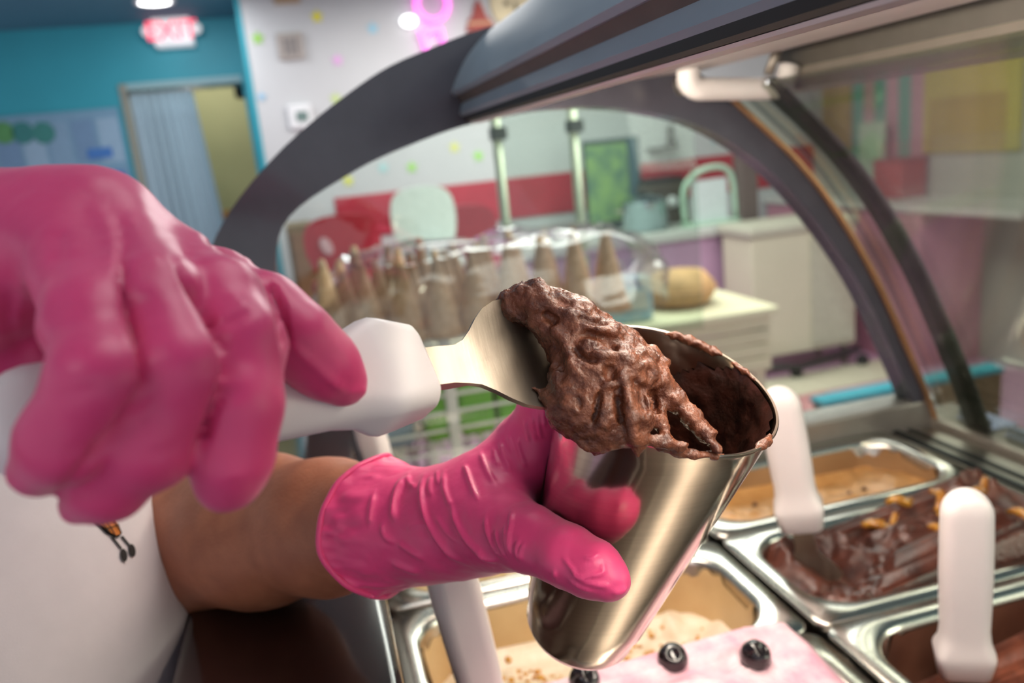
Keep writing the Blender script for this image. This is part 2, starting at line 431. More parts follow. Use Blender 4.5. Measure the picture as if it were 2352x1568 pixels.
# front top rail
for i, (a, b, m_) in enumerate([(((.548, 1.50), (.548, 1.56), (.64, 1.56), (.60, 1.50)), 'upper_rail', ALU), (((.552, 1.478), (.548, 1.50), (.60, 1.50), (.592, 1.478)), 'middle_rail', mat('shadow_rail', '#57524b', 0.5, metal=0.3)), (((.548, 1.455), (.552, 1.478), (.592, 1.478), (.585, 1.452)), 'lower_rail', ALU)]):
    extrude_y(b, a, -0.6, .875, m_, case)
# hinge bracket: white U bar hanging below the roof
br = bmesh.new()
pts = [at_y(*p, .84) for p in ((1812, 150), (1800, 195), (1770, 203), (1640, 205), (1600, 203), (1582, 185), (1584, 150))]
bmobj('hinge_bracket', tube_bm(catmull([tuple(p) for p in pts], 5), 0.0125, 12), LAMPM, case, True)
p0, p1 = at_y(1765, 170, .84), at_y(1800, 75, .84)
bmobj('hinge_strut', tube_bm([tuple(p0), tuple(p1)], 0.006, 8), ALU, case, True)
tube('hinge_pin', [tuple(at_y(1560, 195, .86)), tuple(at_y(1592, 190, .845))], 0.012, STEELD, case, 12)
# server ledge, deck round the wells and the cabinet below
lg = box('server_ledge', (-.122, -0.6, 1.085), (.013, YE-.005, 1.135), LEDGEM, case, 0.008, 3); autosmooth(lg, 50)
box('ledge_face', (-.112, -0.6, .12), (.008, YE-.005, 1.085), mat('cabinet_brown', '#3a2a26', 0.4), case)
box('well_floor', (.008, -0.6, .80), (.79, YE-.02, .82), STEELD, case)
box('front_deck', (.724, -0.6, .955), (.79, YE-.02, .992), STEELD, case, 0.003)
box('deck_gasket', (.728, -0.6, .992), (.738, YE-.02, .9955), BLACKR, case)
box('deck_gasket', (.752, -0.6, .992), (.758, YE-.02, .9945), BLACKR, case)
box('front_sill', (.79, -0.6, .955), (.86, YE+.02, 1.004), ALU, case, 0.005)
box('front_cabinet', (.80, -0.6, .12), (.85, YE+.02, .955), mat('cabinet_white', '#cfc9c4', 0.4), case)
box('plinth', (-.12, -0.6, 0), (.80, YE-.02, .12), BLACKR, case)
box('end_cabinet', (-.12, YE-.02, .12), (.80, YE+.02, .985), mat('cabinet_white', '#cfc9c4', 0.4), case)

# ================================================================== PANS AND GELATO
PW, PD = .344, .177
def make_pan(cx, cy, label, z=1.0):
    rings = []
    for w, d, r, zz in ((PW-.004, PD-.004, .012, -.010), (PW, PD, .014, -.008), (PW, PD, .014, -.0025), (PW-.003, PD-.003, .014, 0), (PW-.034, PD-.034, .045, 0), (PW-.040, PD-.040, .045, -.002), (PW-.044, PD-.044, .044, -.007), (PW-.060, PD-.056, .042, -.085), (PW-.075, PD-.07, .036, -.096), (PW-.12, PD-.11, .02, -.099)):
        rings.append([(cx+x, cy+y, z+zz) for x, y in rrect(w, d, r, 8)])
    o = loft('gelato_pan', rings, STEEL, None, True, cap0=False, cap1=True)
    return tag(o, label, 'pan', 'steel gelato pans in the case')
def heap(name, cx, cy, hfun, m, label, w=PW-.046, d=PD-.046, z=1.0, nr=42, nc=22, cat='gelato', down=.03):
    rings = []
    for i in range(nr+1):
        s = (i+.25)/(nr+.25); p = np.array(rrect(w*s, d*s, .044*s, nc))
        h = hfun(p[:, 0], p[:, 1], s)
        rings.append([(cx+x, cy+y, z+hh) for (x, y), hh in zip(p, h)])
    rings.append([(cx+x*.97, cy+y*.97, z+(hh-1e-3-down)) for (x, y), hh in zip(p, h)])
    rings = rings[::-1]
    o = loft(name, rings, m, None, True, cap0=True, cap1=True)
    bm = bmesh.new(); bm.from_mesh(o.data); bmesh.ops.recalc_face_normals(bm, faces=bm.faces); bm.to_mesh(o.data); bm.free()
    return tag(o, label, cat)
X1, X2 = .190, .541
R1, R2, R3 = .811, .6325, .454
make_pan(X1, R1, 'steel pan nearest the end frame on the server side, behind the gloved wrist')
make_pan(X2, R1, 'steel pan of tan gelato beside the end frame')
make_pan(X1, R2, 'steel pan of white gelato with nuts under the steel cup')
make_pan(X2, R2, 'steel pan of chocolate gelato with orange peel')
make_pan(X1, R3, 'steel pan of pink gelato with dark berries at the bottom edge')
make_pan(X2, R3, 'steel pan of plain chocolate gelato at the lower right')
def nz(x, y, s, seed, zc=0.): return fbm(np.stack([x*s, y*s, np.full_like(x, zc)], -1), 4, seed)
def gmat(name, c, c2, rough=.35, b=.5, **k): return mat(name, c, rough, var=.1, scale=45, bump=b, bscale=260, vcol2=c2, **k)
TAN = gmat('tan_gelato', '#d3a066', '#c48e52'); WHG = gmat('white_gelato', '#ece0cd', '#e0cfb4'); PINK = gmat('pink_gelato', '#dfc0c7', '#cb95a6', .4)
CHOC = gmat('chocolate_gelato', '#5d3226', '#3c1d15', .28); CHOC2 = gmat('dark_chocolate_gelato', '#8a4c36', '#5a2c1f', .35); NUTG = gmat('nut_gelato', '#d9c7a3', '#b99c6b')
heap('tan_gelato', X2, R1, lambda x, y, s: -.022+.012*np.clip(-x/.15, -1, 1)*-1*0+.008*nz(x, y, 14, 3)+.003*nz(x, y, 40, 5)-.012*np.exp(-((y-.045)/.03)**2), TAN, 'tan gelato dotted with chocolate chips in the pan by the end frame')
heap('nut_gelato', X1, R1, lambda x, y, s: -.032+.010*nz(x, y, 18, 13), NUTG, 'pale nut gelato behind the gloved wrist')
WH = lambda x, y, s=0: -.050+.018*nz(x, y, 11, 23)+.006*nz(x, y, 35, 24)-.014*np.exp(-((x-.02)/.08)**2-((y-.03)/.05)**2)
heap('white_gelato', X1, R2, WH, WHG, 'white gelato sprinkled with chopped nuts under the steel cup')
def co_h(x, y, s=0):
    ridge = np.abs(nz(x+.3*y, y, 16, 31)); edge = np.clip((1-np.maximum(np.abs(x)/.15, np.abs(y)/.067))*6, 0, 1)
    return -.020+edge*(.016+.014*np.clip(x/.1+.3, -1, 1)+.016*ridge+.012*np.abs(nz(x, y, 34, 35)))+.004*nz(x, y, 80, 33)-.022*np.exp(-((x+.085)/.035)**2-((y+.0)/.045)**2)
heap('orange_chocolate_gelato', X2, R2, co_h, CHOC, 'glossy dark chocolate gelato topped with candied orange peel')
def pk_h(x, y, s=0):
    e = np.clip((1-np.maximum(np.abs(x)/.15, np.abs(y)/.067))*5, 0, 1)**.5
    return -.012+e*.052+.007*nz(x*.6, y, 22, 41)*e+.004*np.abs(nz(x*.5, y*1.4, 45, 42))*e
heap('pink_gelato', X1, R3, pk_h, PINK, 'heaped pale pink gelato with dark berries')
def dc_h(x, y, s=0):
    return -.050+.022*np.abs(nz(x, y, 20, 51))+.020*np.clip(x/.12, -1, 1)+.010*nz(x, y, 55, 53)+.02*np.exp(-((x-.03)/.06)**2-((y+.03)/.03)**2)
heap('plain_chocolate_gelato', X2, R3, dc_h, CHOC2, 'rough brown chocolate gelato in the lower right pan')
# thin smears the scoop has left on the pan walls
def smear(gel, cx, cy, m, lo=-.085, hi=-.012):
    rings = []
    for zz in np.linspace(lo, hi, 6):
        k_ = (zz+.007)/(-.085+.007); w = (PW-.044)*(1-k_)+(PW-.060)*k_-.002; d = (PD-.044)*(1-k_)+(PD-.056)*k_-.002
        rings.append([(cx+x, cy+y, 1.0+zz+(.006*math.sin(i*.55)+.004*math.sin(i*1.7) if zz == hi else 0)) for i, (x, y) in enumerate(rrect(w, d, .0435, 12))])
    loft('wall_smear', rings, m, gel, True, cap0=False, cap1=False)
G_ = {o.name: o for o in bpy.data.objects}
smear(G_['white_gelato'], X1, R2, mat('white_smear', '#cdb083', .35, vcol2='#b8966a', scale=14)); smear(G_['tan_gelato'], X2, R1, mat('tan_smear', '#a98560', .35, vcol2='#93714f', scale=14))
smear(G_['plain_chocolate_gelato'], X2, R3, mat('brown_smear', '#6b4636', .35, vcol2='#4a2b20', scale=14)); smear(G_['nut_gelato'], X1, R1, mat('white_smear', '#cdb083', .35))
# chopped nuts: crumbs nobody would count
bm = bmesh.new(); NUT = mat('chopped_nut', '#d9a94f', .45, vcol2='#b9762f', scale=120, sss=.1, sssr=(.002,))
for i in range(240):
    if i < 120: x = random.gauss(.095, .035); y = random.gauss(-.01, .035)
    else: x = random.gauss(-.04, .05); y = random.gauss(.02, .028)
    if abs(x) > .132 or abs(y) > .055: continue
    zz = float(WH(np.array([x]), np.array([y]))[0]); r = random.uniform(.0018, .0042)
    g = bmesh.ops.create_icosphere(bm, subdivisions=1, radius=r)
    for v in g['verts']: v.co = Vector((X1+x, R2+y, 1.0+zz+.001))+Vector((v.co.x*random.uniform(.7, 1.3), v.co.y*random.uniform(.7, 1.2), v.co.z*.7))
tag(bmobj('chopped_nuts', bm, NUT), 'golden chopped nuts scattered over the white gelato', 'nuts', kind='stuff')
# chocolate chips on the tan gelato
def th(x, y): return float(-.022+.008*nz(np.array([x]), np.array([y]), 14, 3)[0]+.003*nz(np.array([x]), np.array([y]), 40, 5)[0]-.012*math.exp(-((y-.045)/.03)**2))
for i, (x, y) in enumerate([(-.02, -.005), (.045, -.012), (.075, .0), (-.10, -.045), (-.135, -.03), (-.07, .01)]):
    bm = lathe_bm([(0, -.002), (.0032, -.001), (.0036, .0005), (.002, .0025), (0, .0042)], 10)
    bmesh.ops.translate(bm, verts=bm.verts, vec=(X2+x, R1+y, 1.0+th(x, y)+.001))
    tag(bmobj('chocolate_chip', bm, CHOC, None, True), 'small dark chocolate chip on the tan gelato', 'chocolate chip', 'chocolate chips on the tan gelato')
# candied orange peel
ORG = mat('candied_orange', '#c08a35', .2, vcol2='#94561c', scale=60, coat=.6, sss=.3, sssr=(.004,))
olab = ['long curved orange peel strip behind the front white spatula handle', 'orange peel curl standing upright in the middle of the chocolate gelato', 'orange peel piece at the far edge of the chocolate gelato', 'short orange peel beside the upright curl', 'orange peel near the spatula in the chocolate gelato', 'flat orange peel piece at the right end of the chocolate gelato', 'small orange peel bit near the pan centre']
for i, (x, y, a, L) in enumerate([(.11, -.035, -50, .05), (.012, -.02, 80, .032), (.02, .045, 10, .036), (.05, .01, 20, .036), (-.02, .03, -20, .036), (.10, .03, 15, .04), (.055, .035, 60, .03)]):
    pts = []
    for k in range(9):
        t = k/8-.5; X_, Y_ = L*t, .25*L*(4*t*t-.5); c_, s_ = math.cos(math.radians(a)), math.sin(math.radians(a))
        xx, yy = x+X_*c_-Y_*s_, y+X_*s_+Y_*c_
        pts.append((X2+xx, R2+yy, 1.0+float(co_h(np.array([xx]), np.array([yy]))[0])+.0012))
    b2 = tube_bm(pts, [.0030+.0026*math.sin(math.pi*k/8) for k in range(9)], 8)
    tag(bmobj('orange_peel', b2, ORG, None, True), olab[i], 'orange peel', 'candied orange peel on the chocolate gelato')
# dark berries
BER = mat('dark_berry', '#191114', .18, var=.3, scale=200, coat=.4)
for (px, py, lab) in ((1545, 1512, 'middle dark glossy berry on the pink gelato below the steel cup'), (1735, 1505, 'rightmost dark glossy berry on the pink gelato'), (1342, 1560, 'leftmost dark glossy berry at the bottom edge on the pink gelato')):
    p = at_z(px, py, 1.045); lx, ly = p[0]-X1, p[1]-R3
    zz = 1.0+float(pk_h(np.array([lx]), np.array([ly]))[0])
    p = at_z(px, py, zz+.006); lx, ly = p[0]-X1, p[1]-R3; zz = 1.0+float(pk_h(np.array([lx]), np.array([ly]))[0])
    bm = lathe_bm([(0, -.011), (.006, -.0095), (.0102, -.005), (.0114, 0), (.0102, .0053), (.007, .0088), (.005, .0102), (.0042, .009), (.0018, .0084), (0, .0086)], 20)
    mt = Matrix.Translation((p[0], p[1], zz+.006)) @ Matrix.Rotation(math.radians(35), 4, 'X') @ Matrix.Rotation(random.uniform(-.5, .5), 4, 'Y')
    bmesh.ops.transform(bm, matrix=mt, verts=bm.verts)
    tag(bmobj('dark_berry', bm, BER, None, True), lab, 'berry', 'dark berries on the pink gelato')

# ================================================================== SPATULAS
HANDLE = mat('white_plastic', '#e6dcda', .38, var=.015, scale=20)
BLADEM = mat('blade_steel', '#a3988a', .40, metal=1.0, var=.04, scale=30, stretch=(10, 1, 1), bump=.05, bscale=60)
def make_spatula(label, pos, axis, wide, hl=.125, cat='spatula', group='white handled gelato spatulas', blade_len=.12, sc=1.0):
    a = Vector(axis).normalized(); w = Vector(wide); w = (w-a*w.dot(a)).normalized(); t = a.cross(w)
    M = Matrix(((w.x, t.x, a.x, pos[0]), (w.y, t.y, a.y, pos[1]), (w.z, t.z, a.z, pos[2]), (0, 0, 0, 1)))
    root = empty('gelato_spatula', pos, label, cat, group)
    secs = [(-.001, .020, .012, .004), (0, .030, .019, .006), (.002, .034, .022, .007), (.016, .0375, .0265, .006), (.020, .0385, .027, .006), (.0235, .0378, .0262, .007), (.030, .0335, .0235, .009), (.040, .0320, .022, .0098)]
    secs += [(.04+(hl-.056)*k/4, .032+.0015*math.sin(k/4*3.1), .022, .0098) for k in range(1, 5)]
    e = hl-.016
    secs += [(e+.016*math.sin(math.radians(q)), max(.006, .032*math.cos(math.radians(q))), .022*(.5+.5*math.cos(math.radians(q))), .0095*max(.25, math.cos(math.radians(q)))) for q in (14, 28, 42, 55, 67, 77, 84)]
    rings = [[(x*sc, y*sc, z*sc) for (x, y), z in ((p, s[0]) for p in rrect(s[1], s[2], s[3], 6))] for s in secs]
    h = loft('handle', rings, HANDLE, root, True, mtx=M)
    autosmooth(h, 42)
    # blade: neck flaring into a curved paddle
    bw = [(.012, .0075, .0), (0, .0078, .0), (-.012, .008, .0), (-.021, .0085, .0), (-.026, .0101, .0006), (-.031, .0138, .0016), (-.036, .0186, .003), (-.041, .0224, .0042), (-.048, .0252, .0052), (-.058, .0265, .006), (-.074, .0268, .0066), (-.086, .025, .0066), (-.094, .019, .0064), (-.098, .011, .0062)]
    n = 12; v = []; f = []
    for z, hw, sag in bw:
        for side in (1, -1):
            for k in range(n+1):
                u = -1+2*k/n
                v.append((M @ Vector((u*hw*sc, (sag*u*u-.35*sag+side*(.0011 if z < -.02 else .0028))*sc, z*sc))))
    s_ = 2*(n+1)
    for i in range(len(bw)-1):
        for k in range(n):
            a0 = i*s_+k; b0 = a0+n+1
            f.append((a0, a0+1, a0+s_+1, a0+s_)); f.append((b0, b0+s_, b0+s_+1, b0+1))
        for k in (0, n):
            a0 = i*s_+k; b0 = a0+n+1
            f.append((a0, a0+s_, b0+s_, b0) if k == 0 else (a0, b0, b0+s_, a0+s_))
    l = (len(bw)-1)*s_
    for k in range(n): f.append((l+k, l+k+1, l+n+1+k+1, l+n+1+k)); f.append((k, n+1+k, n+1+k+1, k+1))
    bl = pydata('blade', v, f, BLADEM, root, True)
    bm = bmesh.new(); bm.from_mesh(bl.data); bmesh.ops.recalc_face_normals(bm, faces=bm.faces); bm.to_mesh(bl.data); bm.free()
    autosmooth(bl, 45)
    return root
def stand(label, pb, pt, d_b, d_t, wide=None, sc=1.0):
    b, t = at_d(*pb, d_b), at_d(*pt, d_t); ax = t-b; L = np.linalg.norm(ax)
    w = CAM @ np.array([1, .15, .35]) if wide is None else CAM @ np.array(wide)
    return make_spatula(label, b, ax, w, hl=L/sc, sc=sc, blade_len=.11)
SC = 1.15
stand('white handled spatula standing in the chocolate gelato with orange peel', (1842, 1212), (1784, 893), .80, .76, sc=1.2)
stand('white handled spatula upright in the plain chocolate gelato at the lower right', (2213, 1545), (2222, 1130), .655, .60, sc=1.12)
stand('white handled spatula under the gloved wrist, leaning in the white gelato', (1128, 1660), (1012, 1235), .60, .50, wide=(1, .1, -.45), sc=1.0)
stand('far white spatula handle behind the bare forearm', (893, 1150), (838, 948), .88, .85, sc=1.0)

# ------------------------------------------------------------------ held spatula
HP0, HP1 = at_d(-60, 990, .205), at_d(958, 852, .300)
hax = HP0-HP1
held = make_spatula('white handled spatula held by the right gloved hand, loaded with chocolate gelato', HP1, hax, CAM @ np.array([.50, -.82, .22]), hl=float(np.linalg.norm(hax)), group='white handled gelato spatulas', blade_len=.125)

# ------------------------------------------------------------------ steel cup
CUPC = at_d(1540, 880, .370); CUPB = at_d(1328, 1440, .455)
vd = ray(1537, 887); vd = vd/np.linalg.norm(vd)
ui = CAM @ np.array([.318, .948, 0]); ui -= vd*(ui@vd); ui /= np.linalg.norm(ui)
AX = CUPC-CUPB; AX /= np.linalg.norm(AX)              # bottom -> rim
e1 = CAM @ np.array([-1, .3, 0]); e1 -= AX*(e1@AX); e1 /= np.linalg.norm(e1)   # image left
e2 = np.cross(AX, e1)
if e2@vd > 0: e2 = -e2                                       # towards the camera
RR, RB, CL = .0500, .0312, float(np.linalg.norm(CUPC-CUPB))
def cup_r(t): return RR+(RB-RR)*t/CL
def cup_pt(t, th, r): th = math.radians(th); return CUPC-AX*t+(cup_r(t)+r)*(math.cos(th)*e1+math.sin(th)*e2)
MC = Matrix(((e1[0], e2[0], AX[0], CUPC[0]), (e1[1], e2[1], AX[1], CUPC[1]), (e1[2], e2[2], AX[2], CUPC[2]), (0, 0, 0, 1)))
if MC.determinant() < 0: MC = MC @ Matrix.Diagonal((1, 1, 1, 1))
CUPM = mat('cup_steel', '#d8cabb', .13, metal=1.0, var=.04, scale=18, stretch=(1, 1, 30), aniso=.5)
prof = [(0, -CL), (RB*.80, -CL), (RB*.93, -CL+.0015), (RB*.985, -CL+.005), (RB*1.0, -CL+.012)]
prof += [(cup_r(t), -t) for t in np.linspace(CL-.02, .004, 14)]
prof += [(RR+.0004, -.002), (RR+.0007, -.0008), (RR+.0002, 0), (RR-.0008, -.0003), (RR-.0012, -.002)]
prof += [(cup_r(t)-.0012, -t) for t in np.linspace(.006, CL-.015, 14)]
prof += [(RB*.9, -CL+.006), (RB*.6, -CL+.003), (0, -CL+.003)]
bm = lathe_bm(prof, 96); bmesh.ops.transform(bm, matrix=MC, verts=bm.verts)
cup = bmobj('steel_cup', bm, CUPM, None, True); autosmooth(cup, 50)
tag(cup, 'tapered stainless steel cup tilted in the left gloved hand', 'cup')
print('CUP', to_px(np.array([CUPC, CUPC-AX*CL, cup_pt(CL, 0, 0), cup_pt(CL, 180, 0), cup_pt(CL, 90, 0), cup_pt(0, 90, 0), cup_pt(0, 0, 0), cup_pt(0, 180, 0)])).round(0).tolist())
# chocolate left on the inside wall and along the rim
GEL = mat('scooped_chocolate', '#75442f', .27, vcol2='#4e2718', scale=160, bump=.42, bscale=900, coat=.12, spec=.35)
nt_, na_ = 60, 150
ths = np.linspace(0, 360, na_, endpoint=False); tts = np.linspace(.0015, CL-.02, nt_)
grid = np.zeros((nt_, na_, 3)); mask = np.zeros((nt_, na_), bool)
for i, t in enumerate(tts):
    for j, th in enumerate(ths):
        q = np.array([[math.cos(math.radians(th))*2.2, math.sin(math.radians(th))*2.2, t*40]])
        n_ = float(fbm(q, 4, 77)[0]); n2 = float(fbm(q*4, 3, 79)[0])
        # bare brushed patch near the rim on the upper left of the opening
        bare = math.exp(-(((th-305+180) % 360-180)/42)**2)
        lim = .003+.05*bare+.012*n_*(.4+bare)
        mask[i, j] = t > lim
        th_ = .0016+.0011*max(0, n_)+.0006*n2
        if t < .012: th_ += .0016*max(0, float(vnoise(q*3.1, 91)[0]))
        th_ *= min(1, max(.1, (t-lim)/.006))
        grid[i, j] = cup_pt(t, th, -.00125-th_)
vid = -np.ones((nt_, na_), int); V = []; F = []
for i in range(nt_):
    for j in range(na_):
        vid[i, j] = len(V); V.append(grid[i, j])
for i in range(nt_-1):
    for j in range(na_):
        j2 = (j+1) % na_
        if mask[i, j] and mask[i+1, j] and mask[i, j2] and mask[i+1, j2]: F.append((vid[i, j], vid[i+1, j], vid[i+1, j2], vid[i, j2]))
us = sorted({k for q in F for k in q}); mp_ = {k: i for i, k in enumerate(us)}
res = pydata('chocolate_residue', [V[k] for k in us], [tuple(mp_[k] for k in q) for q in F], mat('wet_chocolate', '#341710', .3, vcol2='#22100b', scale=120, bump=.35, bscale=300, coat=.3), None, True)
tag(res, 'dark chocolate gelato smeared over the inside of the steel cup', 'gelato')

# lumps stuck along the rim
def rim_at(px, py, t=.001, lift=-.0005):
    th = np.arange(0, 360, 1.); P = np.array([cup_pt(t, a, lift) for a in th]); k = np.argmin(np.hypot(*(to_px(P)[:, :2]-[px, py]).T)); return P[k]
RIMS = [[(1535, 745, 5), (1560, 752, 9), (1590, 760, 12), (1625, 772, 12), (1650, 782, 10), (1668, 795, 5)], [(1690, 820, 4), (1715, 845, 7), (1735, 870, 5)], [(1480, 1004, 8), (1520, 1016, 9), (1560, 1026, 10), (1600, 1032, 8), (1640, 1036, 8), (1665, 1035, 4)], [(1728, 1014, 6), (1742, 1005, 12), (1756, 996, 8)]]
RIMS = [[(rim_at(x, y), r*.36/FPX) for x, y, r in c] for c in RIMS]
RLAB = ['chocolate lump stuck on the far upper rim of the steel cup', 'thin chocolate streak on the upper right rim of the steel cup', 'chocolate ridge along the near lower rim of the steel cup', 'small chocolate lump at the right end of the cup rim']
for c, lab in zip(RIMS, RLAB):
    _a = np.array([p for p, r in c]); v, Q = sdf_mesh(lambda P: chain(P, c, .002)-.0009*vnoise(P*420, 71)-.0003*vnoise(P*900, 72), _a.min(0)-.008, _a.max(0)+.008, .0007, smooth_it=1)
    tag(np_mesh('rim_chocolate', v, Q, GEL), lab, 'gelato', 'chocolate stuck to the cup rim')

# ------------------------------------------------------------------ scoop of gelato on the spatula, draped over the cup rim
def PD_(px, py, d, r): return (at_d(px, py, d), r*d/FPX)
blobs = [PD_(1165, 708, .346, 26), PD_(1205, 698, .346, 42), PD_(1235, 690, .341, 34), PD_(1270, 745, .340, 48), PD_(1310, 755, .343, 50), PD_(1340, 790, .340, 72), PD_(1400, 800, .345, 58), PD_(1440, 800, .350, 42),
         PD_(1345, 860, .331, 80), PD_(1400, 880, .330, 72), PD_(1450, 870, .335, 60), PD_(1345, 930, .325, 72), PD_(1395, 960, .322, 62), PD_(1310, 930, .325, 52), PD_(1380, 1000, .320, 28), PD_(1440, 950, .325, 48)]
strands = [([(1238, 690, .341, 24), (1237, 652, .341, 7)], .006), ([(1440, 870, .325, 38), (1462, 960, .318, 28), (1466, 1010, .316, 15), (1466, 1046, .316, 5)], .004),
           ([(1440, 818, .345, 40), (1485, 822, .345, 24), (1512, 838, .344, 14), (1512, 858, .344, 9)], .005), ([(1470, 880, .336, 44), (1510, 880, .338, 30), (1545, 915, .338, 24), (1585, 955, .336, 20), (1622, 995, .332, 15), (1650, 1032, .328, 9)], .004),
           ([(1510, 832, .345, 14), (1505, 800, .346, 9)], .003), ([(1290, 905, .325, 35), (1258, 908, .326, 10), (1225, 890, .328, 5)], .005), ([(1380, 1000, .32, 22), (1379, 1032, .319, 6)], .003),
           ([(1290, 700, .343, 26), (1330, 712, .345, 26), (1365, 745, .346, 22)], .006), ([(1520, 910, .338, 20), (1510, 960, .33, 16), (1530, 1010, .325, 10), (1560, 1022, .324, 7)], .004), ([(1570, 1022, .3225, 8), (1530, 1016, .322, 9), (1490, 1008, .322, 9)], .003)]
strands = [([PD_(*p) for p in pts], k) for pts, k in strands]
B0 = np.array([b[0] for b in blobs]); rim_n = AX
iv = CAM @ np.array([1., 0, 0]); jv = CAM @ np.array([0, 1., 0]); kv = CAM @ np.array([0, 0, 1.])
def gel_sdf(P):
    d = None
    for c, r in blobs:
        e = np.linalg.norm(P-c.astype(np.float32), axis=-1)-r
        d = e if d is None else smin(d, e, .009)
    for pts, k in strands: d = smin(d, chain(P, pts, .003), k)
    q = np.stack([P@iv, P@jv, P@kv], -1)
    wq = q+.009*np.stack([vnoise(q*45, 1), vnoise(q*45, 2), vnoise(q*45, 3)], -1)
    flow = np.stack([(wq[:, 0]*.62+wq[:, 1]*.78)*120, (wq[:, 0]*.78-wq[:, 1]*.62)*38, wq[:, 2]*70], -1)
    rg = 1-np.abs(vnoise(flow, 5)); rg2 = 1-np.abs(vnoise(wq*np.array([70, 95, 60])+7, 9))
    n3 = fbm(q*330, 3, 15)
    pp = to_px(P); w = np.clip((q[:, 0]-(-.02))/.01, .3, 1)*(1-.75*np.exp(-((pp[:, 0]-1345)/75)**2-((pp[:, 1]-965)/60)**2))
    return d-.0034*(rg**3)*w-.0034*(rg2**4)*w+.0006-.0004*n3
lo = B0.min(0)-.05; hi = B0.max(0)+.07
v, Q = sdf_mesh(gel_sdf, lo, hi, .00085, margin=.006, smooth_it=1)
GV = [([(520, 310), (560, 335), (600, 375), (640, 430)], 10, -.0026), ([(800, 515), (900, 492), (1000, 500), (1075, 530), (1110, 600), (1135, 650)], 8, -.0034), ([(1040, 540), (1080, 590), (1120, 640)], 10, -.0018), ([(780, 335), (860, 372), (960, 402), (1060, 422)], 7, -.0024), ([(1075, 740), (1085, 810), (1110, 880)], 12, -.0030), ([(1005, 925), (975, 1040), (960, 1150), (920, 1250)], 6, -.0030), ([(1130, 900), (1140, 1000), (1160, 1150), (1190, 1250)], 8, -.0040), ([(780, 590), (830, 660), (920, 702), (1010, 690)], 7, -.0026), ([(1370, 880), (1365, 1000), (1380, 1150)], 7, -.0030), ([(800, 980), (830, 1060), (800, 1110)], 6, -.0014), ([(640, 700), (680, 800), (650, 920)], 10, -.0016), ([(1420, 930), (1440, 1050), (1480, 1160)], 7, -.0026), ([(1250, 840), (1330, 930), (1320, 1080)], 7, -.0024),
      ([(560, 420), (650, 480), (720, 600), (770, 760), (860, 900)], 11, .0022), ([(660, 300), (800, 345), (960, 430), (1100, 475), (1150, 560)], 10, .0026), ([(820, 640), (900, 560), (1010, 575)], 9, .0020), ([(900, 730), (1000, 665), (1140, 655), (1240, 700), (1315, 790)], 10, .0030), ([(1150, 720), (1190, 900), (1235, 1100), (1265, 1300), (1275, 1420)], 12, .0034), ([(1000, 950), (1080, 895), (1125, 930), (1150, 1030)], 7, .0022), ([(1270, 645), (1400, 655), (1480, 705)], 9, .0028), ([(1290, 745), (1390, 745), (1440, 810), (1430, 920)], 7, .0026), ([(1460, 850), (1560, 980), (1650, 1090), (1770, 1200)], 8, .0016), ([(440, 130), (480, 80), (520, 150), (600, 250)], 9, .0016), ([(300, 160), (360, 120), (440, 150)], 8, .0016), ([(740, 240), (840, 250), (940, 330)], 9, .0020), ([(1060, 1000), (1050, 1150), (1010, 1280)], 12, .0014), ([(700, 980), (760, 1150), (860, 1260)], 14, .0012)]
for _r in range(2):
    N = vnormals(v, Q); v = fold(v, N, [(p, w*1.25 if a > 0 else w*1.05, a*(.42 if a > 0 else .55)) for p, w, a in GV], .2806, (1100, 630))
N = vnormals(v, Q); v = v+N*(.00030*fbm(v*900, 2, 33)+.0002*fbm(v*500, 2, 35)+.0006*fbm(v*260, 2, 34))[:, None]
gel = np_mesh('chocolate_scoop', v, Q, GEL); tag(gel, 'thick ridged chocolate gelato on the held spatula, drooping over the cup rim', 'gelato')
print('gel', len(v))

# ================================================================== PERSON
GLOVE = mat('pink_nitrile', '#dc3f78', .42, var=.05, scale=30, bump=.06, bscale=420, sss=.12, sssr=(.004,), sheen=.15)
SKIN = mat('skin', '#a9694c', .5, vcol2='#9a5c42', scale=55, bump=.18, bscale=500, sss=.2, sssr=(.006,))
person = empty('person', (-.28, .55, 0), 'person in a white printed t-shirt and pink gloves scooping gelato', 'person')
def C(*pts): return [PD_(*p) for p in pts]
# right hand: gloved, gripping the handle
f_pinky = C((40, 560, .245, 95), (150, 570, .230, 100), (218, 735, .200, 103), (226, 872, .184, 98), (150, 1010, .186, 92), (85, 1082, .193, 64))
f_ring = C((130, 510, .255, 90), (262, 520, .243, 94), (350, 680, .211, 98), (412, 850, .197, 97), (345, 1025, .196, 90), (245, 1110, .199, 80), (180, 1155, .202, 48))
f_mid = C((240, 540, .265, 82), (385, 600, .252, 86), (500, 690, .226, 93), (556, 790, .216, 92), (552, 930, .208, 90), (535, 1050, .208, 84), (520, 1108, .210, 72))
f_idx = C((380, 620, .268, 74), (500, 655, .262, 78), (610, 718, .255, 84), (680, 780, .252, 84), (745, 840, .256, 74), (792, 880, .261, 54))
thumb = C((-60, 800, .262, 90), (120, 830, .268, 70), (330, 900, .282, 56), (470, 915, .292, 44))
palm = [C((-330, 620, .285, 175), (-60, 640, .245, 150)), C((-330, 625, .29, 160), (150, 545, .240, 116)), C((-300, 650, .29, 140), (190, 492, .247, 76)), C((-200, 620, .28, 140), (270, 520, .258, 84)), C((-150, 650, .28, 130), (390, 620, .272, 58)), C((-330, 640, .29, 160), (-60, 780, .268, 110))]
wristR = C((-330, 630, .285, 170), (-620, 660, .30, 165))
